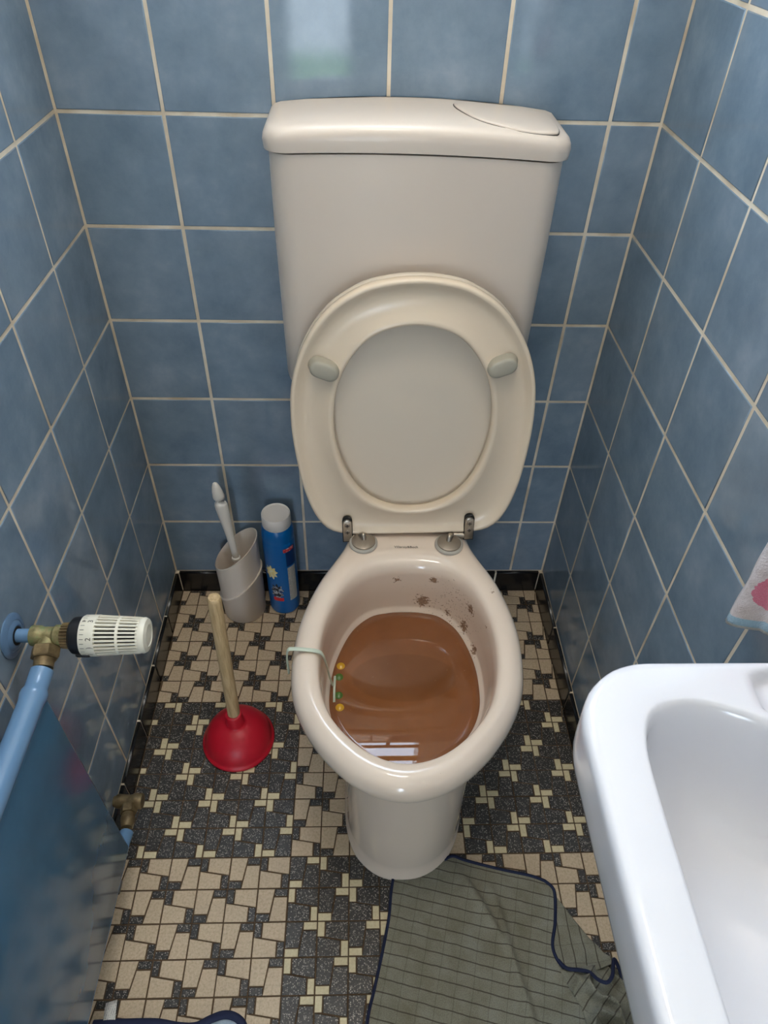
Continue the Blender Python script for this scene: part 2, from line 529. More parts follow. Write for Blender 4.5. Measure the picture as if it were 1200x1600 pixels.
RZ = {'back': 0.0, 'left': PI/2, 'right': -PI/2}
rnd = random.Random(4)
def put_tile(parent, side, a0, a1, z0, z1, proud=0.0, mt=M_TILE, name='wall_tile', d=0.006):
    """a0..a1: x range on the back wall, distance from the back corner on the side walls"""
    w = a1-a0-G; h = z1-z0-G
    if w < 0.008 or h < 0.008: return
    me = tile_mesh(w, h, mt, d)
    ac, zc = (a0+a1)/2, (z0+z1)/2
    pr = proud + rnd.uniform(-0.0003, 0.0003)
    loc = {'back': (ac, -pr, zc), 'left': (pr, -ac, zc), 'right': (W-pr, -ac, zc)}[side]
    rx, rz = rnd.uniform(-0.0018, 0.0018), rnd.uniform(-0.0018, 0.0018)
    mw = Matrix.Translation(loc) @ Matrix.Rotation(RZ[side]+rz, 4, 'Z') @ Matrix.Rotation(rx, 4, 'X')
    link(name, me, parent, mw)

rows = [SK + T*k for k in range(9)]
cols_b = [0.0, 0.1428, 0.2912, 0.4437, 0.5953, 0.7480, W]
cols_l = [0.0] + [0.1445 + T*k for k in range(9)]
cols_r = [0.0] + [0.1493 + T*k for k in range(9)]
for k in range(8):
    for i in range(len(cols_b)-1): put_tile(wall_back, 'back', cols_b[i], cols_b[i+1], rows[k], rows[k+1])
    for i in range(len(cols_l)-1): put_tile(wall_left, 'left', cols_l[i], min(cols_l[i+1], -YF), rows[k], rows[k+1])
    for i in range(len(cols_r)-1): put_tile(wall_right, 'right', cols_r[i], min(cols_r[i+1], -YF), rows[k], rows[k+1])

# black skirting tiles round the foot of the three walls
def skirting(side, cols, a_lo):
    n = {'back': 'baseboard_back', 'left': 'baseboard_left', 'right': 'baseboard_right'}[side]
    L = cols[-1]
    if side == 'back': b = (0.0, W, -0.0045, g0, 0, SK-0.001)
    elif side == 'left': b = (-g0, 0.0045, YF, -0.0045, 0, SK-0.001)
    else: b = (W-0.0045, W+g0, YF, -0.0045, 0, SK-0.001)
    v, f = box_vf(*b)
    p = structure(obj(n, v, f, M_GROUT, smooth=False), 'black tiled skirting along the %s wall' % side)
    for i in range(len(cols)-1):
        a0 = max(cols[i], a_lo)
        put_tile(p, side, a0, min(cols[i+1], -YF if side != 'back' else 9), -0.004, SK+0.0028, 0.0075, M_SKIRT, 'skirting_tile', 0.007)
skirting('back', [0.006, 0.113, 0.264, 0.415, 0.566, 0.7149, W-0.006], 0)
skirting('left', [0.006, 0.127, 0.249, 0.3695, 0.490, 0.612, 0.733, 0.855, 0.977, 1.10, 1.22, 1.34, 1.46], 0)
skirting('right', [0.006, 0.16, 0.316, 0.468, 0.62, 0.772, 0.924, 1.08, 1.23, 1.38, 1.46], 0)

# ---------------------------------------------------------------- mosaic floor
S = 0.04925
FX0, FY0 = -0.0025, 0.0
V, Fc = box_vf(-0.12, W+0.12, YF-0.1, 0.12, -0.08, -0.0011)
floor = structure(obj('floor', V, Fc, M_FGROUT, smooth=False), 'mosaic floor in squares of beige stones and black speckled stones')

def clip_poly(poly, x0, x1, y0):
    def cl(pts, f):
        out = []
        for i in range(len(pts)):
            a, b = pts[i], pts[(i+1) % len(pts)]; fa, fb = f(a), f(b)
            if fa >= 0: out.append(a)
            if (fa >= 0) != (fb >= 0):
                t = fa/(fa-fb); out.append((a[0]+(b[0]-a[0])*t, a[1]+(b[1]-a[1])*t))
        return out
    for f in (lambda p: p[0]-x0, lambda p: x1-p[0], lambda p: y0-p[1]):
        poly = cl(poly, f)
        if len(poly) < 3: return []
    return poly

def inset_poly(poly, d):
    n = len(poly); out = []
    area = sum(poly[i][0]*poly[(i+1) % n][1]-poly[(i+1) % n][0]*poly[i][1] for i in range(n))
    if area < 0: poly = poly[::-1]
    for i in range(n):
        p0, p1, p2 = Vector(poly[i-1]), Vector(poly[i]), Vector(poly[(i+1) % n])
        e1, e2 = p1-p0, p2-p1
        if e1.length < 1e-5 or e2.length < 1e-5: return None
        e1.normalize(); e2.normalize()
        n1, n2 = Vector((-e1.y, e1.x)), Vector((-e2.y, e2.x))
        q = (n1+n2); k = 1+n1.dot(n2)
        if k < 0.15: return None
        p = p1 + q*(d/k); out.append((p.x, p.y))
    a2 = sum(out[i][0]*out[(i+1) % n][1]-out[(i+1) % n][0]*out[i][1] for i in range(n))
    return out if a2 > 1e-6 else None

def prism(poly, top, b=0.0006, bot=-0.003):
    n = len(poly); V = []
    ins = inset_poly(poly, b) or poly
    for pts, z in ((poly, bot), (poly, top-b), (ins, top)): V += [(p[0], p[1], z) for p in pts]
    Fc = []
    for r in range(2):
        for j in range(n): Fc.append((r*n+j, r*n+(j+1) % n, (r+1)*n+(j+1) % n, (r+1)*n+j))
    Fc.append(tuple(2*n+j for j in range(n)))
    return V, Fc

MS = 0.10
trapA = [(0, 0), (0.5+0.5*0.16, 0), (0.5-0.25*0.16, 0.75), (0, 0.75)]
rectA = [(0, 0.75), (0.45, 0.75), (0.45, 1), (0, 1)]
flip = lambda P: [(1-u, 1-w) for u, w in P]
turn = lambda P: [(1-w, u) for u, w in P]
base_sets = {0: [(trapA, 't'), (flip(trapA), 't'), (rectA, 'r'), (flip(rectA), 'r')]}
base_sets[1] = [(turn(P), k) for P, k in base_sets[0]]
rf = random.Random(11)
pieces = []
for j in range(0, 30):
    for i in range(0, 17):
        light = ((i//6) + (j//6)) % 2 == 0
        for P, k in base_sets[(i+j) % 2]:
            poly = [(FX0+(i+u)*S, FY0-(j+w)*S) for u, w in P]
            poly = clip_poly(poly, 0.0075, W-0.0075, -0.0075)
            if not poly: continue
            poly = inset_poly(poly, 0.0010 + rf.uniform(-0.0002, 0.0003))
            if not poly: continue
            kind = ('beige_tile' if light else 'black_tile') if k == 't' else ('black_inlay' if light else 'cream_inlay')
            cx = sum(p[0] for p in poly)/len(poly); cy = sum(p[1] for p in poly)/len(poly)
            if cy < YF: continue
            pieces.append((kind, poly, cx, cy, rf.uniform(-0.0005, 0.0004)))
FM = {'beige_tile': M_BEIGE, 'black_tile': M_BLACK, 'black_inlay': M_BLACK, 'cream_inlay': M_CREAM}
def shown(cx, cy):
    if not in_view((cx, cy, 0), 20): return False
    if 0.41 < cx < 0.56 and -0.60 < cy < -0.10: return False
    return True
for kind in FM:
    mine = [p for p in pieces if p[0] == kind]
    vis = sorted([p for p in mine if shown(p[2], p[3])], key=lambda p: -((to_px((p[2], p[3], 0))[1])))[:300]
    ids = set(id(p) for p in vis)
    for (k, poly, cx, cy, dz) in vis:
        V, Fc = prism([(x-cx, y-cy) for x, y in poly], 0.0)
        me = new_mesh(kind, V, Fc, FM[kind], False, recalc=False)
        link(kind, me, floor, Matrix.Translation((cx, cy, dz)))
    rest = [p for p in mine if id(p) not in ids]
    if rest:
        V, Fc = merge(*[prism(p[1], p[4]) for p in rest])
        o = obj(kind + 's', V, Fc, FM[kind], floor, smooth=False, recalc=False); o['kind'] = 'stuff'

# ---------------------------------------------------------------- window and doorway
M_WINW = mat('window_paint', rgb(224, 222, 216), 0.4)
M_BARB = mat('brown_bar', rgb(112, 84, 62), 0.5)
M_YELW = mat('yellow_wood', rgb(214, 166, 84), 0.5)
M_GLASS = bpy.data.materials.new('window_glass'); M_GLASS.use_nodes = True
nt = M_GLASS.node_tree; nt.nodes.remove(nt.nodes['Principled BSDF'])
_tr = nt.nodes.new('ShaderNodeBsdfTransparent'); _gl = nt.nodes.new('ShaderNodeBsdfGlossy'); _mx = nt.nodes.new('ShaderNodeMixShader')
_gl.inputs['Roughness'].default_value = 0.02
_mx.inputs[0].default_value = 0.06; _tr.inputs[0].default_value = (0.95, 0.97, 0.98, 1)
nt.links.new(_tr.outputs[0], _mx.inputs[1]); nt.links.new(_gl.outputs[0], _mx.inputs[2])
nt.links.new(_mx.outputs[0], nt.nodes['Material Output'].inputs[0])

win = structure(bpy.data.objects.new('window_1', None), 'small painted window above the cistern'); C.objects.link(win)
ft = 0.006
V, Fc = merge(box_vf(WX0, WX1, 0.0, 0.010, WZ0, WZ0+ft), box_vf(WX0, WX1, 0.0, 0.010, WZ1-ft, WZ1),
              box_vf(WX0, WX0+ft, 0.0, 0.010, WZ0+ft, WZ1-ft), box_vf(WX1-ft, WX1, 0.0, 0.010, WZ0+ft, WZ1-ft))
obj('window_frame', V, Fc, M_WINW, win, smooth=False)
V, Fc = box_vf(WX0+ft, WX1-ft, 0.001, 0.005, 1.303, 1.314); obj('lower_bar', V, Fc, M_BARB, win, smooth=False)
V, Fc = box_vf(0.489, 0.501, 0.001, 0.005, WZ0+ft, 1.303); obj('mullion', V, Fc, M_BARB, win, smooth=False)
V, Fc = box_vf(WX0+ft, WX1-ft, 0.001, 0.005, 1.370, 1.394); obj('upper_bar', V, Fc, M_YELW, win, smooth=False)
V, Fc = box_vf(WX0+ft, WX1-ft, 0.006, 0.008, WZ0+ft, WZ1-ft); obj('pane', V, Fc, M_GLASS, win, smooth=False)

V, Fc = merge(box_vf(DX0-0.05, DX0, YF-0.11, YF+0.012, 0, DZ1+0.05), box_vf(DX1, DX1+0.05, YF-0.11, YF+0.012, 0, DZ1+0.05),
              box_vf(DX0, DX1, YF-0.11, YF+0.012, DZ1, DZ1+0.05))
structure(obj('trim_1', V, Fc, M_WINW, smooth=False), 'white painted door frame')
M_HALLF = noisy('hall_floor', [(0.3, rgb(196, 190, 180)), (0.7, rgb(214, 208, 198))], 8, 0.5)  # kept pale so the added hall floor shows bright in the wall tiles
M_LAWN = noisy('lawn', [(0.3, rgb(70, 104, 48)), (0.7, rgb(112, 146, 74))], 30, 1.0)
V, Fc = box_vf(-0.7, 1.6, HY-0.1, YF-0.1, -0.08, -0.0011)
structure(obj('floor_hall', V, Fc, M_HALLF, smooth=False), 'plain pale floor of the unseen hall added behind the doorway')
V, Fc = merge(box_vf(-0.8, -0.7, HY-0.1, YF-0.1, 0, ZC), box_vf(-0.7, -0.12, YF-0.2, YF-0.1, 0, ZC))
structure(obj('wall_hall_left', V, Fc, M_PLASTER, smooth=False), 'white wall of the unseen added hall')
V, Fc = merge(box_vf(1.6, 1.7, HY-0.1, -2.85, 0, ZC), box_vf(1.6, 1.7, -2.25, YF-0.1, 0, ZC), box_vf(1.6, 1.7, -2.85, -2.25, 0, 1.4), box_vf(1.6, 1.7, -2.85, -2.25, 2.1, ZC), box_vf(W+0.12, 1.6, YF-0.2, YF-0.1, 0, ZC))  # side opening added so sky light brightens the hall
structure(obj('wall_hall_right', V, Fc, M_PLASTER, smooth=False), 'white wall of the unseen added hall')
V, Fc = merge(box_vf(-0.7, -0.08, HY-0.1, HY, 0, ZC), box_vf(0.32, 1.6, HY-0.1, HY, 0, ZC), box_vf(-0.08, 0.32, HY-0.1, HY, 1.5, ZC))
structure(obj('wall_hall_end', V, Fc, M_PLASTER, smooth=False), 'end wall of the added hall, its garden opening sized for the light')
V, Fc = box_vf(-0.8, 1.7, HY-0.1, YF-0.1, ZC, ZC+0.1)
structure(obj('ceiling_hall', V, Fc, M_CEIL, smooth=False), 'white ceiling of the unseen added hall')
M_PAVE = noisy('pale_paving', [(0.3, rgb(168, 166, 160)), (0.7, rgb(196, 194, 188))], 8, 0.9)
V, Fc = merge(box_vf(-9, 10, -5.4, HY-0.1, -0.2, -0.1), box_vf(-9, 10, -16, -6.5, -0.2, -0.1))
structure(obj('ground_paving', V, Fc, M_PAVE, smooth=False), 'pale paving beyond the hall')
V, Fc = box_vf(-9, 10, -6.5, -5.4, -0.2, -0.1)  # unseen lawn strip placed so its green reflects in the back wall
structure(obj('ground_lawn', V, Fc, M_LAWN, smooth=False), 'unseen strip of lawn added for its green reflection in the tiles')

# unseen round ceiling lamp, added as a guessed source of the light from above
lamp = thing('added_ceiling_lamp', 'unseen opal glass lamp added to light the closet from above', 'lamp', (0.41, -0.68, ZC))
M_OPAL = mat('lit_opal_glass', (1, 0.9, 0.75, 1), 0.4)
M_OPAL.node_tree.nodes['Principled BSDF'].inputs['Emission Color'].default_value = (1.0, 0.91, 0.81, 1)
M_OPAL.node_tree.nodes['Principled BSDF'].inputs['Emission Strength'].default_value = 25.0
lathe('lamp_base', [(0.0, -0.0005), (0.155, -0.0005), (0.155, -0.025), (0.0, -0.025)], M_WINW, lamp, 40)
lathe('opal_shade', [(0.0, -0.026), (0.15, -0.026), (0.15, -0.045), (0.13, -0.07), (0.08, -0.085), (0.0, -0.09)], M_OPAL, lamp, 40, None, 60)

# ---------------------------------------------------------------- cistern
CX, CT = 0.4785, -0.0105          # centre line, slight sideways tilt of the shell
cis = thing('cistern', 'white plastic toilet cistern with arched lid mounted on blue tiled wall', 'cistern', (CX, 0, 0.615))
cwld = Matrix.Translation((-CX, 0, -0.615))
def cis_loop(hw, yfr, yb=-0.003, r=0.032, bow=0.010, n=10):
    """plan outline: straight against the wall, rounded front corners, gently bowed front"""
    P = [Vector((-hw, yb)), Vector((-hw, (yb*2+yfr)/3)), Vector((-hw, yfr+r))]
    for k in range(1, n+1):
        a = PI + (PI/2)*k/n; P.append(Vector((-hw+r+r*math.cos(a), yfr+r+r*math.sin(a))))
    for k in range(1, 16):
        P.append(Vector((-hw+r+(2*hw-2*r)*k/16, yfr)))
    for k in range(n+1):
        a = 1.5*PI + (PI/2)*k/n; P.append(Vector((hw-r+r*math.cos(a), yfr+r+r*math.sin(a))))
    P += [Vector((hw, (yb*2+yfr)/3)), Vector((hw, yb))]
    for k in range(1, 8): P.append(Vector((hw-2*hw*k/8, yb)))
    out = []
    for p in P:
        f = (yb-p.y)/(yb-yfr)
        out.append(Vector((p.x, p.y - bow*f*(1-(p.x/hw)**2))))
    return out
HW = 0.1885
def cz(x, z, c): return z + c*(1-(x/HW)**2) + CT*x
def cring(hw, yfr, z, c, r=0.032, yb=-0.003):
    return [(CX+p.x, p.y, cz(p.x, z, c)) for p in cis_loop(hw, yfr, yb, r)]
def low_ring(hw, yfr, z, rc):
    # bottom edge turned up at both lower corners
    out = []
    for p in cis_loop(hw, yfr, -0.003, 0.03):
        e = max(0, abs(p.x)-(hw-rc)); lift = rc-math.sqrt(max(rc*rc-e*e, 0))
        out.append((CX+p.x, p.y, z+lift*0.9))
    return out
YC = -0.128
rings = [low_ring(HW-0.022, YC+0.022, 0.600, 0.03), low_ring(HW-0.008, YC+0.006, 0.606, 0.035), low_ring(HW-0.004, YC, 0.622, 0.028),
         cring(HW-0.003, YC, 0.70, 0), cring(HW-0.001, YC, 0.85, 0.003), cring(HW-0.001, YC, 0.930, 0.006), cring(HW-0.001, YC, 0.9565, 0.008), cring(HW-0.006, YC+0.006, 0.9565, 0.008)]
V, Fc = loft(rings)
o = auto_smooth(obj('tank', V, Fc, M_CIST, cis, mw=cwld), 60)
rings = [cring(HW-0.004, YC+0.004, 0.9555, 0.008), cring(HW-0.004, YC+0.004, 0.9590, 0.008)]
V, Fc = loft(rings, cap0=False, cap1=False); obj('seam', V, Fc, M_INK, cis, mw=cwld)
HL = HW+0.0045
def ltop(hw, yfr, z, c): return cring(hw, yfr, z, c)
rings = [cring(HL-0.004, YC+0.003, 0.9580, 0.008), cring(HL, YC-0.002, 0.9590, 0.008), cring(HL+0.001, YC-0.003, 0.970, 0.0095),
         cring(HL, YC-0.0025, 0.9755, 0.0105), cring(HL-0.0025, YC-0.0004, 0.9808, 0.0110), cring(HL-0.007, YC+0.004, 0.9845, 0.011),
         cring(HL-0.016, YC+0.013, 0.9862, 0.011, 0.03), cring(HL-0.05, YC+0.05, 0.9865, 0.011, 0.02), cring(0.05, -0.03, 0.9865, 0.0105, 0.006)]
V, Fc = loft(rings)
lidc = auto_smooth(obj('cistern_lid', V, Fc, M_CIST, cis, mw=cwld), 60)
# flush button: large leaf-shaped plate let into the right of the lid
bpts = [(0.530, -0.024), (0.541, -0.078), (0.565, -0.1105), (0.602, -0.1255), (0.642, -0.1225), (0.6530, -0.108), (0.657, -0.068), (0.650, -0.034), (0.595, -0.020)]
bl = resample(catmull([Vector(p) for p in bpts], 6, True), 60)
cxb = sum(p.x for p in bl)/60; cyb = sum(p.y for p in bl)/60
def lid_z(x, y):
    xx = x-CX; z = cz(xx, 0.9865, 0.011)
    return z - 0.0022*max(0, (abs(xx)-0.165)/0.02)**2 - 0.0022*max(0, (-y-0.110)/0.018)**2
def bring(s, dz): return [(cxb+(p.x-cxb)*s, cyb+(p.y-cyb)*s, lid_z(cxb+(p.x-cxb)*s, cyb+(p.y-cyb)*s)+dz) for p in bl]
V, Fc = loft([bring(1.004, -0.004), bring(1.004, 0.0004), bring(0.9, 0.0003)]); obj('button_gap_shade', V, Fc, M_INK, cis, mw=cwld)  # slightly larger dark plate paints the shaded groove round the button
V, Fc = loft([bring(0.99, -0.004), bring(0.99, 0.0013), bring(0.975, 0.0022), bring(0.93, 0.0026), bring(0.6, 0.0028), bring(0.2, 0.0028)])
auto_smooth(obj('flush_button', V, Fc, M_CIST, cis, mw=cwld), 50)

# ---------------------------------------------------------------- toilet
toi = thing('toilet', 'white ceramic toilet with raised cream seat and lid, brown stains inside the bowl', 'toilet', (0.478, -0.4, 0))
twld = Matrix.Translation((-0.478, 0.4, 0))
def tpt(a, v, z):                 # a: sideways from the toilet's own axis, v: distance out from the wall
    return Vector((0.4985 - 0.0454*v + a, -v, z))
NR = 112
rim_o = half_loop([(0, .165), (.05, .165), (.085, .168), (.098, .19), (.105, .243), (.1425, .3255), (.1625, .40), (.1665, .46), (.160, .52), (.1395, .568), (.104, .615), (.055, .653), (0, .667)], NR)
rim_i = half_loop([(0, .2885), (.03, .2905), (.065, .301), (.099, .337), (.122, .40), (.1275, .46), (.1215, .515), (.104, .56), (.072, .597), (.037, .620), (0, .628)], NR)
ped_0 = half_loop([(0, .20), (.05, .20), (.088, .21), (.097, .25), (.101, .32), (.103, .40), (.103, .48), (.0985, .54), (.083, .585), (.058, .613), (.030, .628), (0, .632)], NR)
ped_0 = [Vector((p.x+0.0095*min(1, p.y/0.5), p.y)) for p in ped_0]
ped_1 = half_loop([(0, .17), (.05, .17), (.085, .18), (.093, .22), (.094, .30), (.096, .38), (.0985, .46), (.096, .53), (.083, .578), (.058, .608), (.030, .624), (0, .628)], NR)
ped_1 = [Vector((p.x+0.0095*min(1, p.y/0.5), p.y)) for p in ped_1]
def lerp_loop(A, B, t): return [a.lerp(b, t) for a, b in zip(A, B)]
def off_loop(A, d):
    n = len(A); out = []
    for i in range(n):
        t = (A[(i+1) % n]-A[i-1]).normalized(); out.append(A[i] + Vector((t.y, -t.x))*d)
    return out
_s = 1 if sum(rim_o[i].x*rim_o[(i+1) % NR].y-rim_o[(i+1) % NR].x*rim_o[i].y for i in range(NR)) > 0 else -1
def lerp_front(A, B, f, k):
    # bowl shell: less overhang (factor k) towards the front of the pan
    out = []
    for a, b in zip(A, B):
        t = max(0.0, min(1.0, (a.y-0.46)/0.12)); t = t*t*(3-2*t)
        out.append(a.lerp(b, f*(1-t) + k*t))
    return out
def L3(A, z): return [tpt(p.x, p.y, z) for p in A]
def sc_loop(A, s, c=(0, 0.44)): return [Vector((c[0]+(p.x-c[0])*s, c[1]+(p.y-c[1])*s)) for p in A]
RZT = 0.40
def wat(off, k):
    # inner wall lower down: the front curves in under the rim
    out = []
    for p in off_loop(rim_i, off*_s):
        t = max(0.0, (p.y-0.47)/0.155)
        out.append(Vector((p.x*(1-0.20*k*t*t), p.y-0.030*k*t)))
    return out
rings = [L3(ped_0, 0.0), L3(ped_0, 0.008), L3(off_loop(ped_0, -0.004*_s), 0.014), L3(lerp_loop(ped_0, ped_1, 0.6), 0.05), L3(ped_1, 0.13), L3(lerp_front(ped_1, rim_o, 0.05, 0.0), 0.18), L3(lerp_front(ped_1, rim_o, 0.20, 0.0), 0.215),
         L3(lerp_front(ped_1, rim_o, 0.44, 0.0), 0.25), L3(lerp_front(ped_1, rim_o, 0.68, 0.02), 0.285), L3(lerp_front(ped_1, rim_o, 0.82, 0.06), 0.315), L3(lerp_front(ped_1, rim_o, 0.90, 0.22), 0.336), L3(lerp_front(ped_1, rim_o, 0.95, 0.62), 0.350),
         L3(off_loop(rim_o, -0.003*_s), 0.358), L3(off_loop(rim_o, 0.0005*_s), 0.366), L3(off_loop(rim_o, 0.001*_s), 0.378), L3(off_loop(rim_o, -0.002*_s), 0.389), L3(off_loop(rim_o, -0.008*_s), 0.3965), L3(off_loop(rim_o, -0.016*_s), RZT),
         L3(lerp_loop(rim_o, rim_i, 0.55), RZT+0.001), L3(lerp_loop(rim_o, rim_i, 0.78), RZT), L3(lerp_loop(rim_o, rim_i, 0.92), RZT-0.003), L3(rim_i, RZT-0.010),
         L3(off_loop(rim_i, -0.002*_s), RZT-0.03), L3(wat(-0.003, 0.4), 0.33), L3(wat(-0.005, 0.8), 0.298), L3(wat(-0.0065, 0.85), 0.2925), L3(wat(-0.0095, 0.92), 0.2895), L3(wat(-0.012, 1.0), 0.283),
         L3(sc_loop(wat(-0.012, 1.0), 0.84), 0.25), L3(sc_loop(wat(-0.012, 1.0), 0.64), 0.20), L3(sc_loop(wat(-0.012, 1.0), 0.44), 0.15), L3(sc_loop(wat(-0.012, 1.0), 0.26), 0.11)]
V, Fc = loft(rings)
bowl = auto_smooth(obj('bowl', V, Fc, M_PAN, toi, mw=twld), 70)
# maker's name printed on the ledge
ff = Matrix.Translation((0.4838, -0.2565, RZT+0.0014)) @ Matrix.Rotation(math.radians(-1.0), 4, 'Z')
text_mesh('maker_name', 'Villeroy&Boch', 0.0068, M_INK, bowl, ff)

# seat and lid: leaning back on the cistern
SB, ST = Vector((0.4915, -0.2345, 0.410)), Vector((0.4800, -0.184, 0.829))
sb = (ST-SB).normalized(); sa = (Vector((1, 0, 0)) - sb*sb.x).normalized(); sn = sa.cross(sb)
SM = Matrix.Identity(4)
for r in range(3): SM[r][0], SM[r][1], SM[r][2], SM[r][3] = sa[r], sb[r], sn[r], SB[r]
SMt = twld @ SM
SL = (ST-SB).length
seat_o = half_loop([(0, 0), (.05, 0), (.105, .001), (.136, .012), (.156, .042), (.170, .09), (.1785, .155), (.181, .215), (.175, .275), (.155, .331), (.120, .379), (.075, .409), (.035, .4195), (0, .4222)], NR)
seat_i = half_loop([(0, .048), (.035, .053), (.068, .072), (.095, .107), (.112, .155), (.1175, .206), (.112, .258), (.094, .303), (.066, .337), (.034, .353), (0, .358)], NR)
def S3(A, h): return [(p.x, p.y, h) for p in A]
rings = []
for f, h in ((0.03, -0.019), (0.0, -0.014), (0.0, -0.006), (0.02, -0.001), (0.06, 0.0005), (0.11, -0.0005), (0.18, -0.0055), (0.32, -0.0085), (0.55, -0.0078), (0.74, -0.0045), (0.86, 0.000), (0.925, 0.0015), (0.975, 0.0005), (1.0, -0.004), (1.0, -0.014), (0.98, -0.019)):
    rings.append(S3(lerp_loop(seat_o, seat_i, f), h))
V, Fc = loft(rings, closed_rings=True)
seat = obj('seat', V, Fc, M_SEAT, toi, mw=SMt)
rings = [S3(sc_loop(seat_o, 0.3, (0, .21)), -0.0245), S3(sc_loop(seat_o, 0.7, (0, .21)), -0.024), S3(sc_loop(seat_o, 0.93, (0, .21)), -0.0215), S3(sc_loop(seat_o, 0.985, (0, .21)), -0.0205), S3(seat_o, -0.0225), S3(seat_o, -0.029), S3(sc_loop(seat_o, 0.985, (0, .21)), -0.033), S3(sc_loop(seat_o, 0.9, (0, .21)), -0.0355), S3(sc_loop(seat_o, 0.4, (0, .21)), -0.0375)]
V, Fc = loft(rings)
lid = obj('lid', V, Fc, M_LIDP, toi, mw=SMt)
# rubber buffers
def capsule(name, c, ang, hl, r, hgt, mt, parent):
    loop = []
    for k in range(12): a = -PI/2+PI*k/11; loop.append(Vector((hl+r*math.cos(a), r*math.sin(a))))
    for k in range(12): a = PI/2+PI*k/11; loop.append(Vector((-hl+r*math.cos(a), r*math.sin(a))))
    ca, sa_ = math.cos(ang), math.sin(ang)
    rings = []
    for s, h in ((1.12, -0.006), (1.05, -0.003), (1.0, 0.002), (0.98, hgt-0.004), (0.90, hgt-0.0012), (0.7, hgt), (0.2, hgt+0.0003)):
        rings.append([(c[0]+ca*p.x*s-sa_*p.y*s, c[1]+sa_*p.x*s+ca*p.y*s, h) for p in loop])
    V, Fc = loft(rings)
    return auto_smooth(obj(name, V, Fc, mt, parent), 60)
capsule('buffer', (-0.1265, 0.297), math.radians(-23), 0.009, 0.0125, 0.011, M_BUMP, seat)
capsule('buffer', (0.1240, 0.298), math.radians(20), 0.009, 0.0125, 0.011, M_BUMP, seat)

# hinges
for sgn, pc, bx in ((-1, (0.4135, -0.2480), -0.1040), (1, (0.5548, -0.2515), 0.0965)):
    h = bpy.data.objects.new('hinge', None); C.objects.link(h); h.empty_display_size = 0.02
    h.parent = toi; h.matrix_basis = twld @ Matrix.Translation((pc[0], pc[1], RZT))
    hw_ = Matrix.Translation((-pc[0], -pc[1], -RZT))
    lathe('washer', [(0.0, 0.0005), (0.0235, 0.0005), (0.0235, 0.004), (0.0215, 0.0058), (0.0, 0.0058)], M_GREYPL, h, 32)
    lathe('disc', [(0.0, 0.0055), (0.0195, 0.0055), (0.0195, 0.008), (0.017, 0.0095), (0.0, 0.0098)], M_RUST, h, 32)
    # bent pin rising from the disc and turning outwards into the bracket
    pb = SM @ Vector((bx, -0.006, -0.002))
    p0 = Vector((pc[0]+sgn*-0.001, pc[1]+0.002, RZT+0.008))
    p1 = Vector((pc[0]+sgn*0.001, pc[1]+0.006, RZT+0.016)); p2 = Vector((pc[0]+sgn*0.008, pb.y, pb.z))
    path = catmull([p0, p1, p2, pb - Vector((sgn*0.012, 0, 0))], 5)
    o = tube('pin', [hw_ @ p for p in path], 0.0042, M_STEEL, h, 12)
    V, Fc = tube_vf([hw_ @ Vector((pc[0]+sgn*0.006, pb.y, pb.z)), hw_ @ pb], 0.0055, 14); auto_smooth(obj('sleeve', V, Fc, M_STEEL, h), 50)
    # bracket plate screwed on the underside of the seat
    loop = [Vector((-0.0072, -0.0105)), Vector((0.0072, -0.0105))]
    for k in range(9): a = PI*k/8; loop.append(Vector((0.0072*math.cos(a), 0.0265+0.0072*math.sin(a))))
    def br(s, hh): return [(bx+p.x*s, 0.010+(p.y-0.010)*s, hh) for p in loop]
    V, Fc = loft([br(1.0, -0.007), br(1.0, 0.0035), br(0.93, 0.0045)])
    fr = hw_ @ SM
    V = [fr @ Vector(v) for v in V]
    b = auto_smooth(obj('bracket', V, Fc, M_STEEL, h), 40)
    V, Fc = loft([br(1.10, -0.0066), br(1.16, 0.0008), br(1.05, 0.0012)]); obj('bracket_recess_shade', [fr @ Vector(v) for v in V], Fc, M_DARK, h)  # dark plate paints the shade round the bracket
    for yy in (0.009, 0.0225):
        fs = fr @ Matrix.Translation((bx, yy, 0.0044))
        lathe('screw', [(0.0, 0), (0.0048, 0), (0.0042, 0.0009), (0.0, 0.0012)], M_RUST, h, 16, fs)
        V1 = box_vf(-0.003, 0.003, -0.0006, 0.0006, 0.0010, 0.0014); V2 = box_vf(-0.0006, 0.0006, -0.003, 0.003, 0.0010, 0.0014)
        V, Fc = merge(V1, V2); obj('screw_cross', [fs @ Vector(v) for v in V], Fc, M_DARK, h, smooth=False)

# ---------------------------------------------------------------- foul water and rim block
WZ = 0.286
wc = tpt(0, 0.455, WZ)
wl = wat(-0.0112, 0.97)
rings = [[p - wc for p in L3(sc_loop(wl, s, (0, 0.455)), z)] for s, z in ((0.97, WZ-0.004), (0.999, WZ-0.0008), (0.998, WZ), (0.9, WZ), (0.5, WZ))]
V, Fc = loft(rings)
water = obj('water', V, Fc, M_WATER, mw=Matrix.Translation(wc))
tag(water, 'murky brown water standing high in the toilet bowl', 'water')

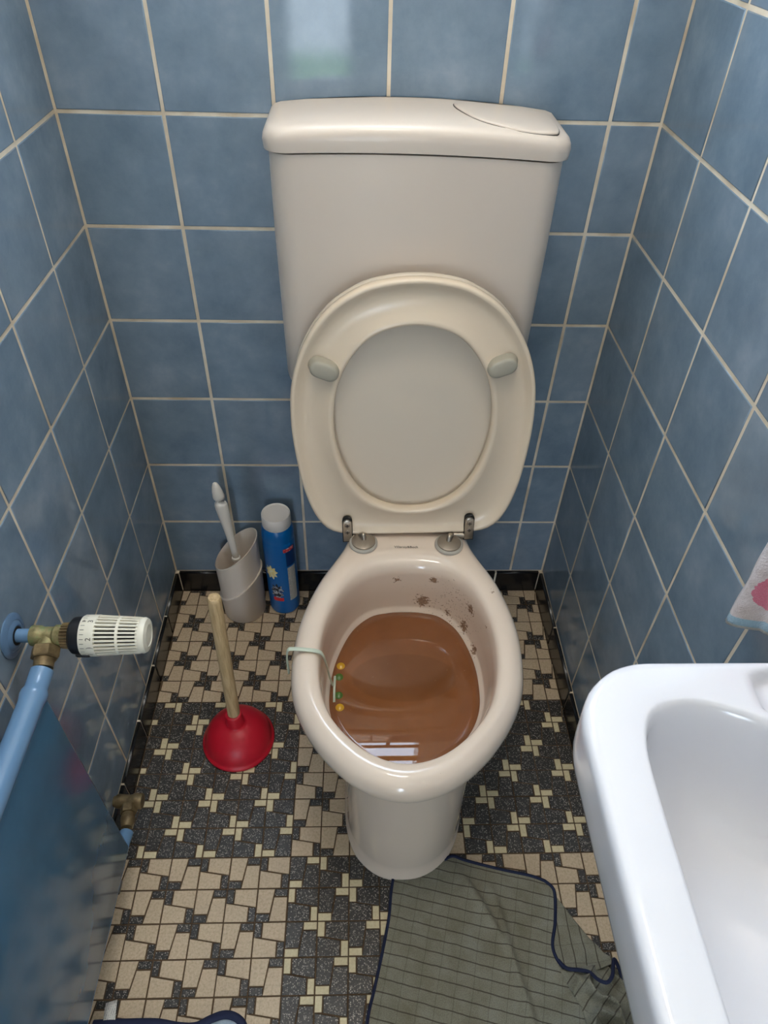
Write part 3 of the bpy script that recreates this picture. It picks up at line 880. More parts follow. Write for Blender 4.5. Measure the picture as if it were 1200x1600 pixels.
M_CLIP = mat('pale_green_plastic', rgb(196, 204, 184), 0.35)
M_BLY = mat('yellow_gel', rgb(196, 148, 34), 0.25); M_BLG = mat('green_gel', rgb(74, 104, 42), 0.25)
blk = thing('rim_block', 'pale plastic rim hanger with yellow and green freshener balls in the bowl', 'toilet freshener', (0.349, -0.465, RZT))
bw = lambda P: [Vector(p)-Vector((0.349, -0.465, RZT)) for p in P]
V, Fc = tube_vf(bw(catmull([(0.3035, -0.463, 0.350), (0.3030, -0.4615, 0.383), (0.3055, -0.4605, 0.4015), (0.3135, -0.4605, 0.4045), (0.333, -0.4625, 0.4050), (0.3475, -0.4635, 0.4025), (0.3545, -0.462, 0.392), (0.3585, -0.456, 0.36), (0.3615, -0.449, 0.32), (0.3655, -0.4465, 0.292)], 5)), 0.0034, 12, 0.45)
obj('hanger', V, Fc, M_CLIP, blk)
for k, (y, mt) in enumerate(((-0.4085, M_BLY), (-0.4290, M_BLG), (-0.4620, M_BLG), (-0.4830, M_BLY))):
    p = Vector((0.3755+0.0022*(k in (0, 3)), y, 0.2775))-Vector((0.349, -0.465, RZT))
    prof = [(0.0108*math.sin(PI*i/10), -0.0108*math.cos(PI*i/10)) for i in range(11)]
    prof[0] = (0.0005, -0.0108); prof[-1] = (0.0005, 0.0108)
    lathe('freshener_ball', prof, mt, blk, 18, Matrix.Translation(p), 80)
V, Fc = tube_vf(bw([(0.3690, -0.428, 0.2860), (0.3685, -0.45, 0.2872), (0.3690, -0.474, 0.2860)]), 0.0020, 8); obj('cage_bar', V, Fc, M_CLIP, blk)

# ---------------------------------------------------------------- brush holder and brush
hx, hy = 0.1545, -0.0570
hold = thing('brush_holder', 'beige plastic toilet brush holder with slanted rim beside the blue bottle', 'brush holder', (hx, hy, 0))
def slant(r, z0, kx, ky, n=48):
    return [(r*math.cos(2*PI*i/n), r*math.sin(2*PI*i/n), z0 + kx*r*math.cos(2*PI*i/n) + ky*r*math.sin(2*PI*i/n)) for i in range(n)]
kx, ky = 0.83, 0.02
rings = [slant(0.0415, 0.0005, 0, 0), slant(0.0435, 0.003, 0, 0), slant(0.0452, 0.05, 0, 0), slant(0.0466, 0.1885-0.004, kx, ky), slant(0.0470, 0.1885, kx, ky), slant(0.0452, 0.1892, kx, ky),
         slant(0.0446, 0.1875, kx, ky), slant(0.0425, 0.04, 0, 0), slant(0.02, 0.03, 0, 0)]
V, Fc = loft(rings); auto_smooth(obj('cup', V, Fc, M_HOLDER, hold), 60)
rings = [slant(0.0425, 0.0, 0, 0), slant(0.0452, 0.003, 0, 0), slant(0.0475, 0.092, kx, ky), slant(0.0495, 0.0955, kx, ky), slant(0.0488, 0.0982, kx, ky), slant(0.0458, 0.0985, kx, ky)]
V, Fc = loft(rings, cap1=False); auto_smooth(obj('outer_sleeve', V, Fc, M_HOLDER, hold), 60)

br = thing('toilet_brush', 'white toilet brush handle with a notch standing in the holder', 'toilet brush', (hx, hy, 0.045))
b0, b1 = Vector((0.1530, -0.0580, 0.16)), Vector((0.1375, -0.0615, 0.372))
bd = (b1-b0).normalized(); bf = frame_axis(b0 - Vector((hx, hy, 0.045)), bd, (0, 1, 0))
BL = (b1-b0).length
prof_pts = [(-0.075, 0.0052), (0.0, 0.0056), (0.006, 0.0058), (0.03, 0.0062), (0.07, 0.0070), (0.10, 0.0085), (0.125, 0.0102), (0.145, 0.0112), (0.155, 0.0112), (0.1605, 0.0100), (0.1645, 0.0062), (0.1685, 0.0062), (0.1725, 0.0098), (0.178, 0.0102), (0.19, 0.0090), (0.202, 0.0068), (0.210, 0.0040), (0.2125, 0.0012)]
rings = []
for h, r in prof_pts:
    ring = []
    notch = 0.1605 < h < 0.1725
    for i in range(20):
        a = 2*PI*i/20
        x, y = 1.12*r*math.cos(a), 0.85*r*math.sin(a)
        if notch: x = (x*0.55 - 0.0045)
        ring.append(bf @ Vector((x, y, h)))
    rings.append(ring)
V, Fc = loft(rings); auto_smooth(obj('handle', V, Fc, M_BRUSHW, br), 70)
lathe('collar', [(0.0, 0), (0.0095, 0.0), (0.0100, 0.002), (0.0085, 0.006), (0.0, 0.007)], M_BRUSHW, br, 24, bf)
# bristle head down in the cup
prof = [(0.004, -0.105), (0.020, -0.100), (0.026, -0.085), (0.026, -0.07), (0.018, -0.055), (0.005, -0.05)]
V, Fc = lathe_vf(prof, 40, bf)
V = [Vector(v) + Vector((rf.uniform(-1, 1), rf.uniform(-1, 1), rf.uniform(-1, 1)))*0.0012 for v in V]
o = obj('bristles', V, Fc, M_BRUSHW, br, smooth=False)

# ---------------------------------------------------------------- cleaner bottle
bxy = (0.2415, -0.0445)
bot = thing('cleaner_bottle', 'blue plastic cleaner bottle with white screw cap standing against the wall', 'bottle', (bxy[0], bxy[1], 0))
lathe('bottle_body', [(0.0, 0.0005), (0.026, 0.0005), (0.0315, 0.003), (0.0330, 0.008), (0.0330, 0.205), (0.0325, 0.215), (0.0322, 0.218), (0.0327, 0.221), (0.0325, 0.236), (0.0305, 0.246), (0.0275, 0.252), (0.0, 0.252)], M_BLUEPL, bot, 48, None, 50)
cap = lathe('cap', [(0.0, 0.250), (0.0280, 0.250), (0.0290, 0.2515), (0.0288, 0.277), (0.0280, 0.279), (0.0265, 0.2785), (0.0255, 0.2770), (0.0, 0.2766)], M_CAPW, bot, 48, None, 35)
def patch(name, a0, a1, z0, z1, mt, parent, r=0.0332, shape=None, na=14, nz=8):
    """curved sticker on the bottle; angles in degrees, 0 = right (+x), -90 = towards the room"""
    V = []; Fc = []
    for j in range(nz+1):
        for i in range(na+1):
            u, w = i/na, j/nz
            if shape: uu, ww = shape(u, w)
            else: uu, ww = u, w
            a = math.radians(a0+(a1-a0)*uu); V.append((r*math.cos(a), r*math.sin(a), z0+(z1-z0)*ww))
    for j in range(nz):
        for i in range(na):
            k = j*(na+1)+i; Fc.append((k, k+1, k+na+2, k+na+1))
    me = new_mesh(name, V, Fc, mt, True, recalc=False)
    return link(name, me, parent)
def disc_map(u, w):
    a, b = u*2-1, w*2-1
    x = a*math.sqrt(1-b*b/2); y = b*math.sqrt(1-a*a/2)
    th = math.atan2(y, x); k = 1 + 0.22*math.sin(9*th)*(x*x+y*y)
    return 0.5+0.5*x*k, 0.5+0.5*y*k
M_LABEL = mat('label_grey', rgb(176, 170, 158), 0.5); _n = N(M_LABEL)
_v = _n.coords('Object', (1, 1, 1)); _sp = _n.add('ShaderNodeSeparateXYZ'); _n.link(_v, _sp.inputs[0])
_ln = _n.math('LESS_THAN', _n.math('FRACT', _n.math('MULTIPLY', _sp.outputs['Z'], 210)), 0.5)
_br = _n.math('GREATER_THAN', _n.noise(_v, 330, 2), 0.47)
_n.color(_n.mix(_n.math('MULTIPLY', _n.math('MULTIPLY', _ln, _br), 0.8), rgb(196, 190, 178), rgb(104, 100, 98)))
M_BURST = noisy('label_burst', [(0.35, rgb(230, 226, 206)), (0.55, rgb(238, 214, 130)), (0.7, rgb(170, 190, 200))], 120, 0.4)
M_PIC = noisy('label_picture', [(0.38, rgb(18, 24, 36)), (0.5, rgb(40, 44, 58)), (0.56, rgb(214, 216, 214)), (0.64, rgb(16, 60, 110))], 110, 0.4)
patch('navy_panel', -62, -18, 0.152, 0.205, M_NAVYLB, bot, 0.03315)
M_REDW = noisy('label_red_print', [(0.54, rgb(206, 40, 48)), (0.57, rgb(236, 220, 214))], 230, 0.4)
patch('red_mark', -70, -26, 0.195, 0.205, M_REDW, bot, 0.0334)
patch('text_panel', -60, -25, 0.045, 0.148, M_LABEL, bot, 0.0334)
patch('burst', -146, -100, 0.118, 0.152, M_BURST, bot, 0.0334, disc_map)
patch('picture', -128, -84, 0.056, 0.098, M_PIC, bot, 0.0334, disc_map)
patch('red_strip', -124, -84, 0.047, 0.058, M_REDLB, bot, 0.0336)

# ---------------------------------------------------------------- plunger
px_, py_ = 0.1800, -0.3760
plu = thing('plunger', 'red rubber plunger with pale wooden handle standing on the mosaic floor', 'plunger', (px_, py_, 0))
cup = lathe('rubber_cup', [(0.0560, 0.0005), (0.0640, 0.0005), (0.0665, 0.0025), (0.0668, 0.006), (0.0645, 0.0085), (0.0625, 0.0105), (0.0615, 0.016), (0.0580, 0.027), (0.0520, 0.038), (0.0430, 0.048), (0.0320, 0.0555), (0.0220, 0.0595), (0.0170, 0.0612), (0.0158, 0.0640), (0.0152, 0.092), (0.0142, 0.0935), (0.0112, 0.0935), (0.0108, 0.0925), (0.0, 0.0925)], M_RUBBER, plu, 64, None, 60)
hp0, hp1 = Vector((0, 0.001, 0.064)), Vector((0.0095, 0.002, 0.415))
hf = frame_axis(hp0, hp1-hp0, (0, 1, 0)); HLn = (hp1-hp0).length
lathe('handle', [(0.0, 0), (0.0112, 0.0), (0.0112, 0.03), (0.0108, HLn-0.006), (0.0100, HLn-0.002), (0.0085, HLn), (0.0, HLn+0.0004)], M_WOOD, plu, 28, hf, 50)

# ---------------------------------------------------------------- radiator
rad = thing('radiator', 'flat blue painted panel radiator with round top pipe on the left wall', 'radiator', (0.045, -0.62, 0.10))
rw = lambda P: [Vector(p)-Vector((0.045, -0.62, 0.10)) for p in P]
RY0 = -0.612; RY1 = -1.30
def radbox(n, d, mt, bev):
    o = bevel_box(n, d, mt, rad, bev, 3); o.matrix_basis = Matrix.Translation((-0.045, 0.62, -0.10)); return o
radbox('panel', (0.036, 0.055, RY1, RY0, 0.108, 0.530), M_RAD, 0.006)
V, Fc = tube_vf(rw([(0.0455, RY1, 0.540), (0.0455, -0.63, 0.540), (0.0455, -0.622, 0.540), (0.0455, -0.617, 0.540), (0.0455, -0.612, 0.5405), (0.0455, -0.600, 0.5415), (0.0455, -0.589, 0.5425)]), lambda t: 0.0135 if t < 0.3 else (0.0150 if t < 0.6 else 0.0128), 24)
auto_smooth(obj('top_pipe', V, Fc, M_RADPIPE, rad), 50)
V, Fc = tube_vf(rw([(0.0430, RY1, 0.108), (0.0430, -0.612, 0.108), (0.0430, -0.590, 0.102)]), 0.0105, 18)
auto_smooth(obj('bottom_pipe', V, Fc, M_RADPIPE, rad), 50)
radbox('bracket', (0.004, 0.050, -0.675, -0.655, 0.085, 0.112), M_BLACKPL, 0.002)
radbox('bracket', (0.002, 0.040, -0.68, -0.66, 0.40, 0.43), M_RADPIPE, 0.002)

# thermostatic valve at the top
VY, VZ = -0.5475, 0.5535
val = thing('radiator_valve', 'ivory thermostatic valve head on corroded brass fitting at the top of the radiator', 'radiator valve', (0.0, VY, VZ))
ax = frame_axis((0, 0, 0), (1, 0, 0), (0, 0, 1))
lathe('wall_rosette', [(0.0, 0.0005), (0.027, 0.0005), (0.027, 0.002), (0.025, 0.0036), (0.019, 0.0052), (0.0185, 0.0045), (0.0165, 0.0062), (0.0125, 0.0075), (0.0115, 0.0070), (0.0, 0.0070)], M_ESC, val, 40, ax)
lathe('rosette_hole_shade', [(0.0, 0.0068), (0.0112, 0.0068), (0.0112, 0.0076), (0.0, 0.0078)], M_DARK, val, 24, ax)  # dark disc paints the shade round the pipe
lathe('supply_pipe', [(0.0, 0.001), (0.0082, 0.001), (0.0082, 0.026), (0.0, 0.026)], M_RADPIPE, val, 24, ax)
rb = lathe('valve_body', [(0.0, 0.024), (0.0118, 0.024), (0.0124, 0.026), (0.0120, 0.034), (0.0105, 0.037), (0.0105, 0.049), (0.0128, 0.052), (0.0128, 0.060), (0.0, 0.060)], M_BRASS, val, 24, ax)
ay = frame_axis((0.0425, 0, -0.001), (0.07, -1, -0.28), (0, 0, 1))
lathe('branch', [(0.0, 0.0), (0.0105, 0.0), (0.0105, 0.018), (0.0, 0.018)], M_BRASS, val, 24, ay)
lathe('union_nut', [(0.0, 0.0135), (0.0148, 0.0135), (0.0162, 0.0150), (0.0162, 0.0260), (0.0148, 0.0275), (0.0, 0.0275)], M_BROWNB, val, 6, ay, 20)
lathe('tail_piece', [(0.0, 0.027), (0.0115, 0.027), (0.0110, 0.0385), (0.0, 0.0385)], M_BROWNB, val, 24, ay)
# ribbed brass collar
rings = []
for h, r in ((0.0595, 0.012), (0.0600, 0.0142), (0.0715, 0.0150), (0.0725, 0.013)):
    rings.append([ax @ Vector(((r+0.0009*(1 if i % 4 < 2 else -1))*math.cos(2*PI*i/96), (r+0.0009*(1 if i % 4 < 2 else -1))*math.sin(2*PI*i/96), h)) for i in range(96)])
V, Fc = loft(rings); obj('ribbed_collar', V, Fc, M_BROWNB, val, smooth=False)
lathe('black_ring', [(0.0, 0.0705), (0.0185, 0.0705), (0.0215, 0.0735), (0.0222, 0.078), (0.0225, 0.0870), (0.0, 0.0870)], M_BLACKPL, val, 40, ax)
head = lathe('thermostat_head', [(0.0, 0.085), (0.0235, 0.085), (0.0242, 0.0865), (0.0243, 0.1025), (0.0205, 0.1030), (0.0190, 0.148), (0.0205, 0.1495), (0.0212, 0.1545), (0.0195, 0.1580), (0.0130, 0.1595), (0.0125, 0.1588), (0.0, 0.1590)], M_IVORY, val, 48, ax, 40)
# louvres: bars round a core coloured dark as the shade between them
lathe('core', [(0.0, 0.1026), (0.0208, 0.1026), (0.0194, 0.1498), (0.0, 0.1498)], M_DARK, head, 40, ax)
bars = []
nb = 30
for k in range(nb):
    a = 2*PI*k/nb
    ca, sa_ = math.cos(a), math.sin(a)
    def bp(rr, tt, h): return ax @ Vector((rr*ca - tt*sa_, rr*sa_ + tt*ca, h))
    r0, r1 = 0.0236, 0.0212; t0, t1 = 0.00125, 0.00115
    Vb = [bp(0.0195, -t0, 0.102), bp(0.0195, t0, 0.102), bp(r0+0.0004, t0*0.8, 0.102), bp(r0+0.0004, -t0*0.8, 0.102), bp(0.0180, -t1, 0.151), bp(0.0180, t1, 0.151), bp(r1, t1*0.8, 0.151), bp(r1, -t1*0.8, 0.151)]
    bars.append((Vb, [(0, 1, 2, 3), (4, 7, 6, 5), (0, 4, 5, 1), (1, 5, 6, 2), (2, 6, 7, 3), (3, 7, 4, 0)]))
V, Fc = merge(*bars); obj('louvres', V, Fc, M_IVORY, head, smooth=False)
lathe('middle_band', [(0.0195, 0.1262), (0.0224, 0.1262), (0.0222, 0.1292), (0.0195, 0.1292)], M_IVORY, head, 48, ax)
# plain panel between the louvres on the upper side, and the printed scale
def on_head(th, h, r): return Vector((h, r*math.cos(th), r*math.sin(th)))
for body, deg in (('3', 86), ('2', 138), (')', 163), ('1', 190)):
    th0 = math.radians(deg)
    text_mesh('scale_mark', body, 0.0085, M_INK, head, lambda c, th0=th0: on_head(th0 - c.x/0.0244, 0.0975-c.y, 0.02446))
V = []; Fc = []
for deg in range(47, 240, 13):
    th0 = math.radians(deg)
    ln = 0.0045
    base = len(V)
    for dh, dt in ((0, -0.012), (0, 0.012), (ln, 0.012), (ln, -0.012)): V.append(on_head(th0+dt, 0.0874+dh, 0.02446))
    Fc.append((base, base+1, base+2, base+3))
obj('scale_ticks', V, Fc, M_INK, head, smooth=False)
text_mesh('sun_mark', '*', 0.008, M_INK, head, lambda c: on_head(math.radians(84) - c.x/0.0244, 0.0910-c.y, 0.02446))
bevel_box('pointer', (0.079, 0.0945, -0.003, 0.003, 0.0215, 0.0256), M_BLACKPL, val, 0.001, 2, Matrix.Rotation(math.radians(112), 4, 'X'))
bevel_box('plain_panel', (0.104, 0.139, -0.0055, 0.0055, 0.0205, 0.0236), M_IVORY, head, 0.001, 2, Matrix.Rotation(math.radians(38), 4, 'X') @ Matrix.Rotation(math.radians(2), 4, 'Y'))

# return valve at the foot
RVY, RVZ = -0.536, 0.094
rv = thing('return_valve', 'brown brass lockshield valve at the foot of the radiator', 'radiator valve', (0.0, RVY, RVZ))
lathe('wall_pipe', [(0.0, 0.0082), (0.0085, 0.0082), (0.0085, 0.020), (0.0, 0.020)], M_BROWNB, rv, 20, ax)
lathe('valve_body', [(0.0, 0.012), (0.0105, 0.012), (0.0115, 0.016), (0.0108, 0.026), (0.0100, 0.034), (0.0112, 0.039), (0.0, 0.039)], M_BROWNB, rv, 20, ax)
lathe('cap', [(0.0, 0.039), (0.0122, 0.039), (0.0126, 0.042), (0.0126, 0.052), (0.0112, 0.0545), (0.0, 0.055)], M_BROWNB, rv, 24, ax)
ay2 = frame_axis((0.034, 0, 0), (0.14, -1, 0.12), (0, 0, 1))
lathe('union_nut', [(0.0, 0.008), (0.0128, 0.008), (0.0135, 0.0095), (0.0135, 0.020), (0.0128, 0.022), (0.0, 0.022)], M_BROWNB, rv, 6, ay2, 20)
lathe('branch', [(0.0, 0.0), (0.0095, 0.0), (0.0095, 0.009), (0.0, 0.009)], M_BROWNB, rv, 20, ay2)
lathe('round_end', [(0.0, 0.0215), (0.0095, 0.0215), (0.0112, 0.0275), (0.0112, 0.034), (0.0095, 0.040), (0.0088, 0.046), (0.0, 0.046)], M_BROWNB, rv, 24, ay2, 60)

# ---------------------------------------------------------------- wash basin
bas = thing('wash_basin', 'white ceramic corner-rounded hand basin on the right wall under the towel', 'basin', (0.69, -0.962, 0.66))
bwld = Matrix.Translation((-0.69, 0.962, -0.66))
BY0, BY1 = -0.7565, -1.2135
BX0 = 0.5600
NA = 220
bc = Vector((0.672, -0.985))
def rrect(x0, x1, y0, y1, rl, rr_, n=10):
    P = []
    for (cx, cy, r, a0) in ((x1-rr_, y1-rr_, rr_, 0), (x0+rl, y1-rl, rl, PI/2), (x0+rl, y0+rl, rl, PI), (x1-rr_, y0+rr_, rr_, 1.5*PI)):
        for k in range(n+1): a = a0+(PI/2)*k/n; P.append(Vector((cx+r*math.cos(a), cy+r*math.sin(a))))
    return P
def ray_loop(P, c=bc, n=NA):
    out = []
    for k in range(n):
        a = 2*PI*k/n; d = Vector((math.cos(a), math.sin(a))); best = None
        for i in range(len(P)):
            p, q = P[i]-c, P[(i+1) % len(P)]-c; e = q-p
            den = d.x*e.y-d.y*e.x
            if abs(den) < 1e-12: continue
            t = (p.x*e.y-p.y*e.x)/den; u = (p.x*d.y-p.y*d.x)/den
            if t > 0 and -1e-6 <= u <= 1+1e-6 and (best is None or t > best): best = t
        out.append(c + d*best)
    return out
XW = W-0.0006
B_o = lambda ins: ray_loop(rrect(BX0+ins, XW, BY1+ins, BY0-ins, max(0.06-ins, 0.02), 0.004))
half_in = [(0.5965, 0.0), (0.5965, 0.07), (0.597, 0.128), (0.5995, 0.161), (0.608, 0.183), (0.624, 0.1925), (0.652, 0.1935), (0.690, 0.178), (0.722, 0.156), (0.748, 0.117), (0.760, 0.06), (0.762, 0.0)]
cin = [Vector((x, -0.985+d)) for x, d in half_in] + [Vector((x, -0.985-d)) for x, d in half_in[-2:0:-1]]
B_i = ray_loop(catmull(cin, 8, True))
BZ = 0.80
def recess(x, y):
    dz = 0
    for yy in (-0.786, -1.184):
        q = 1 - ((x-0.742)/0.052)**4 - ((y-yy)/0.0215)**4
        if q > 0: dz = max(dz, 0.010*min(1, q*2.2))
    return dz
def b3(A, z): return [(p.x, p.y, z) for p in A]
o12 = B_o(0.0075)
rings = [b3([bc.lerp(p, 0.30) for p in o12], 0.665), b3([bc.lerp(p, 0.62) for p in o12], 0.672), b3([bc.lerp(p, 0.82) for p in o12], 0.700), b3(B_o(0.030), 0.722), b3(B_o(0.0165), 0.7335), b3(B_o(0.0080), 0.7400), b3(B_o(0.0040), 0.7460), b3(B_o(0.0022), 0.7540), b3(B_o(0.0010), 0.772), b3(B_o(0.0004), 0.786),
         b3(B_o(0.0003), 0.790), b3(B_o(0.0004), 0.7935), b3(B_o(0.0013), 0.7965), b3(B_o(0.0035), 0.799), b3(o12, BZ)]
for k in range(1, 15):
    f = k/15; A = lerp_loop(o12, B_i, f); zz = BZ + 0.0012*math.sin(PI*f)*0.3
    rings.append([(p.x, p.y, zz-recess(p.x, p.y)) for p in A])
def inn(s, z): return b3([bc.lerp(p, s) for p in B_i], z)
rings += [inn(1.0, BZ-0.0005), inn(0.985, BZ-0.004), inn(0.968, BZ-0.012), inn(0.94, BZ-0.035), inn(0.90, BZ-0.062), inn(0.82, BZ-0.086), inn(0.66, BZ-0.100), inn(0.4, BZ-0.106), inn(0.15, BZ-0.108)]
V, Fc = loft(rings)
auto_smooth(obj('bowl', V, Fc, M_BASIN, bas, mw=bwld), 75)
lathe('drain', [(0.0, 0), (0.020, 0.0), (0.0195, 0.002), (0.014, 0.0022), (0.0125, 0.0005), (0.0, 0.0005)], M_STEEL, bas, 32, bwld @ Matrix.Translation((bc.x, bc.y-0.012, BZ-0.1076)))

# ---------------------------------------------------------------- towel
tow = thing('hand_towel', 'white terry towel with pink spots and blue hem hanging beside the basin', 'towel', (0.80, -0.70, 1.18))
NY, NZ = 40, 70
V = []; Fc = []; UV = []
def zbot(d): return 0.6505 + 0.86*d if d < 0.08 else 0.6505+0.0688-0.55*(d-0.08)
for j in range(NZ+1):
    for i in range(NY+1):
        u = i/NY; d = 0.142*u; w = j/NZ
        zb = zbot(d); zt = 1.18 - 0.02*abs(u-0.5)
        z = zb + (zt-zb)*w
        spread = 1.0 if w < 0.7 else 1.0 - 0.75*((w-0.7)/0.3)**1.6
        y = -0.604 - d if w < 0.7 else (-0.675 + (-0.604-d+0.675)*spread)
        x = 0.802 - 0.010*math.sin(u*9.5+0.2)*(1-0.3*w) - 0.006*math.sin(u*21+2*w) + 0.002*noise.noise((u*8, w*12, 0)) - 0.004*(u < 0.02)
        x = min(x, 0.808)
        V.append((x-0.80, y+0.70, z-1.18)); UV.append((d, z-zb))
for j in range(NZ):
    for i in range(NY):
        k = j*(NY+1)+i; Fc.append((k, k+1, k+NY+2, k+NY+1))
me = new_mesh('terry_cloth', V, Fc, M_TOWEL, True, recalc=False)
ul = me.uv_layers.new(name='UVMap')
for lp in me.loops: ul.data[lp.index].uv = UV[lp.vertex_index]
o = link('terry_cloth', me, tow)
sm = o.modifiers.new('thick', 'SOLIDIFY'); sm.thickness = 0.006; sm.offset = 0
hk = thing('towel_hook', 'small steel hook above the spotted towel', 'hook', (W, -0.675, 1.18))
lathe('hook_plate', [(0.0, 0.0005), (0.014, 0.0005), (0.013, 0.004), (0.0, 0.0045)], M_STEEL, hk, 24, frame_axis((0, 0, 0), (-1, 0, 0)))
tube('hook_arm', catmull([(-0.003, 0, 0), (-0.02, 0, -0.002), (-0.034, 0, 0.004), (-0.038, 0, 0.016)], 5), 0.0035, M_STEEL, hk, 10)

# ---------------------------------------------------------------- floor cloth in front of the toilet
cl = thing('floor_cloth', 'grey-green checked cloth with navy edging spread before the toilet foot', 'cloth', (0.56, -0.75, 0))
cw0 = Vector((0.56, -0.75, 0))
def edge_curve(pts, n): 
    c = catmull([Vector(p) for p in pts], 12); L = [0]
    for i in range(len(c)-1): L.append(L[-1]+(c[i+1]-c[i]).length)
    out = []; j = 0
    for k in range(n+1):
        s = L[-1]*k/n
        while j < len(c)-2 and L[j+1] < s: j += 1
        out.append(c[j].lerp(c[j+1], min(1, (s-L[j])/max(L[j+1]-L[j], 1e-9))))
    return out
NU, NV = 70, 80
Lc = edge_curve([(0.4635, -0.6300), (0.4590, -0.655), (0.4545, -0.69), (0.4410, -0.745), (0.4300, -0.785), (0.4210, -0.817), (0.4150, -0.87), (0.4150, -0.95), (0.418, -1.0)], NV)
Rc = edge_curve([(0.7130, -0.6375), (0.7240, -0.648), (0.7255, -0.662), (0.7180, -0.700), (0.7080, -0.730), (0.7120, -0.752), (0.7280, -0.772), (0.742, -0.80), (0.735, -0.87), (0.73, -0.95), (0.728, -1.0)], NV)
Tc = edge_curve([(0.4635, -0.6300), (0.500, -0.6290), (0.535, -0.6130), (0.5620, -0.5960), (0.584, -0.6020), (0.640, -0.6175), (0.690, -0.6290), (0.7130, -0.6375)], NU)
Bc = edge_curve([(0.418, -1.0), (0.57, -1.01), (0.728, -1.0)], NU)
def coons(i, j):
    u, v = i/NU, j/NV
    a = Lc[j].lerp(Rc[j], u); b = Tc[i].lerp(Bc[i], v)
    c = (Tc[0].lerp(Tc[-1], u)).lerp(Bc[0].lerp(Bc[-1], u), v)
    return a + b - c
def crease(p, a, b, w, h):
    a, b = Vector(a), Vector(b); d = b-a; t = max(0, min(1, (p-a).dot(d)/d.length_squared))
    dist = (p-(a+d*t)).length; side = 1 if (p-a).cross(d) > 0 else 0.55
    return h*math.exp(-(dist/(w*side))**2)*math.sin(PI*min(1, t*0.8+0.15))
def cloth_h(p, i, j):
    h = 0.0035 + 0.0025*(noise.noise((p.x*14, p.y*14, 1.3))+0.6)
    h += crease(p, (0.589, -0.640), (0.640, -0.735), 0.007, 0.008) + crease(p, (0.640, -0.735), (0.665, -0.85), 0.008, 0.010) + crease(p, (0.575, -0.622), (0.635, -0.735), 0.012, 0.005)
    h += crease(p, (0.626, -0.649), (0.648, -0.76), 0.006, 0.006)
    e = min(i, NU-i)/NU
    return max(h, 0.003)
V = []; UV = []; Fc = []
ca15, sa15 = math.cos(math.radians(-14.2)), math.sin(math.radians(-14.2))
for j in range(NV+1):
    for i in range(NU+1):
        p = coons(i, j); h = cloth_h(p, i, j)
        V.append(Vector((p.x, p.y, h))-cw0)
        UV.append((p.x*ca15+p.y*sa15, -p.x*sa15+p.y*ca15))
for j in range(NV):
    for i in range(NU):
        k = j*(NU+1)+i; Fc.append((k, k+NU+1, k+NU+2, k+1))
def cloth_obj(name, V, Fc, UV, mt, parent, thick=0.0022):
    me = new_mesh(name, V, Fc, mt, True, recalc=False)
    ul = me.uv_layers.new(name='UVMap')
    for lp in me.loops: ul.data[lp.index].uv = UV[lp.vertex_index]
    o = link(name, me, parent)
    s = o.modifiers.new('thick', 'SOLIDIFY'); s.thickness = thick; s.offset = -1
    return o
cloth_obj('cloth_sheet', V, Fc, UV, M_CLOTH, cl)
def vtx(i, j): return V[j*(NU+1)+i]
edge = [vtx(0, j) for j in range(NV, -1, -1)] 
tube('edging', edge[:NV+1], 0.0024, M_NAVY, cl, 8)
edge = [vtx(i, 0) for i in range(int(NU*0.36), NU+1)] + [vtx(NU, j) for j in range(1, NV+1)]
tube('edging', edge, 0.0026, M_NAVY, cl, 8)

# lower flap of the same cloth, and the crumpled corner under the basin
def patch_grid(corners_fn, nu, nv):
    V = []; UV = []; Fc = []
    for j in range(nv+1):
        for i in range(nu+1):
            p = corners_fn(i/nu, j/nv); V.append(p-cw0); UV.append((p.x, p.y))
    for j in range(nv):
        for i in range(nu):
            k = j*(nu+1)+i; Fc.append((k, k+nu+1, k+nu+2, k+1))
    return V, Fc, UV
fl_r = edge_curve([(0.7255, -0.656), (0.742, -0.682), (0.762, -0.712), (0.783, -0.742), (0.796, -0.760)], 30)
fl_l = edge_curve([(0.7180, -0.656), (0.705, -0.69), (0.698, -0.73), (0.705, -0.76), (0.715, -0.775)], 30)
def flap(u, v):
    k = min(29, int(v*30)); t = v*30-k
    a = fl_l[k].lerp(fl_l[k+1], t); b = fl_r[k].lerp(fl_r[k+1], t); p = a.lerp(b, u)
    h = 0.0012 + 0.0010*(noise.noise((p.x*40, p.y*40, 0))+1)*u
    # soft pleats where the flap gathers
    g = max(0, (v-0.62)/0.38)
    h += g*u*(0.012+0.014*math.sin(u*5.2+v*9)*math.sin(v*14+1))
    return Vector((p.x, p.y, max(h, 0.0016)))
Vf, Ff, UVf = patch_grid(flap, 24, 44)
UVf = [(y, x*1.0) for x, y in UVf]
cloth_obj('cloth_flap', Vf, Ff, UVf, M_CLOTH, cl, 0.0012)
cr_l = edge_curve([(0.712, -0.764), (0.722, -0.79), (0.735, -0.82), (0.73, -0.87), (0.728, -0.93)], 40)
cr_r = edge_curve([(0.7965, -0.756), (0.803, -0.782), (0.806, -0.805), (0.807, -0.84), (0.806, -0.93)], 40)
def crumple(u, v):
    k = min(39, int(v*40)); t = v*40-k
    a = cr_l[k].lerp(cr_l[k+1], t); b = cr_r[k].lerp(cr_r[k+1], t); p = a.lerp(b, u)
    n1 = noise.noise((p.x*24+3, p.y*24, 2.0)); n2 = noise.noise((p.x*60, p.y*52, 5.0))
    ridge = 1-abs(noise.noise((p.x*26+p.y*15, p.y*20-p.x*14, 9.0)))*2.6
    env = (math.sin(PI*min(1, u*0.96+0.02))**0.6)*min(1, 0.25+v*5)
    h = 0.003 + env*(0.012 + 0.016*n1 + 0.004*n2 + 0.034*max(0, ridge)**2)
    return Vector((p.x, p.y, max(h, 0.003)))
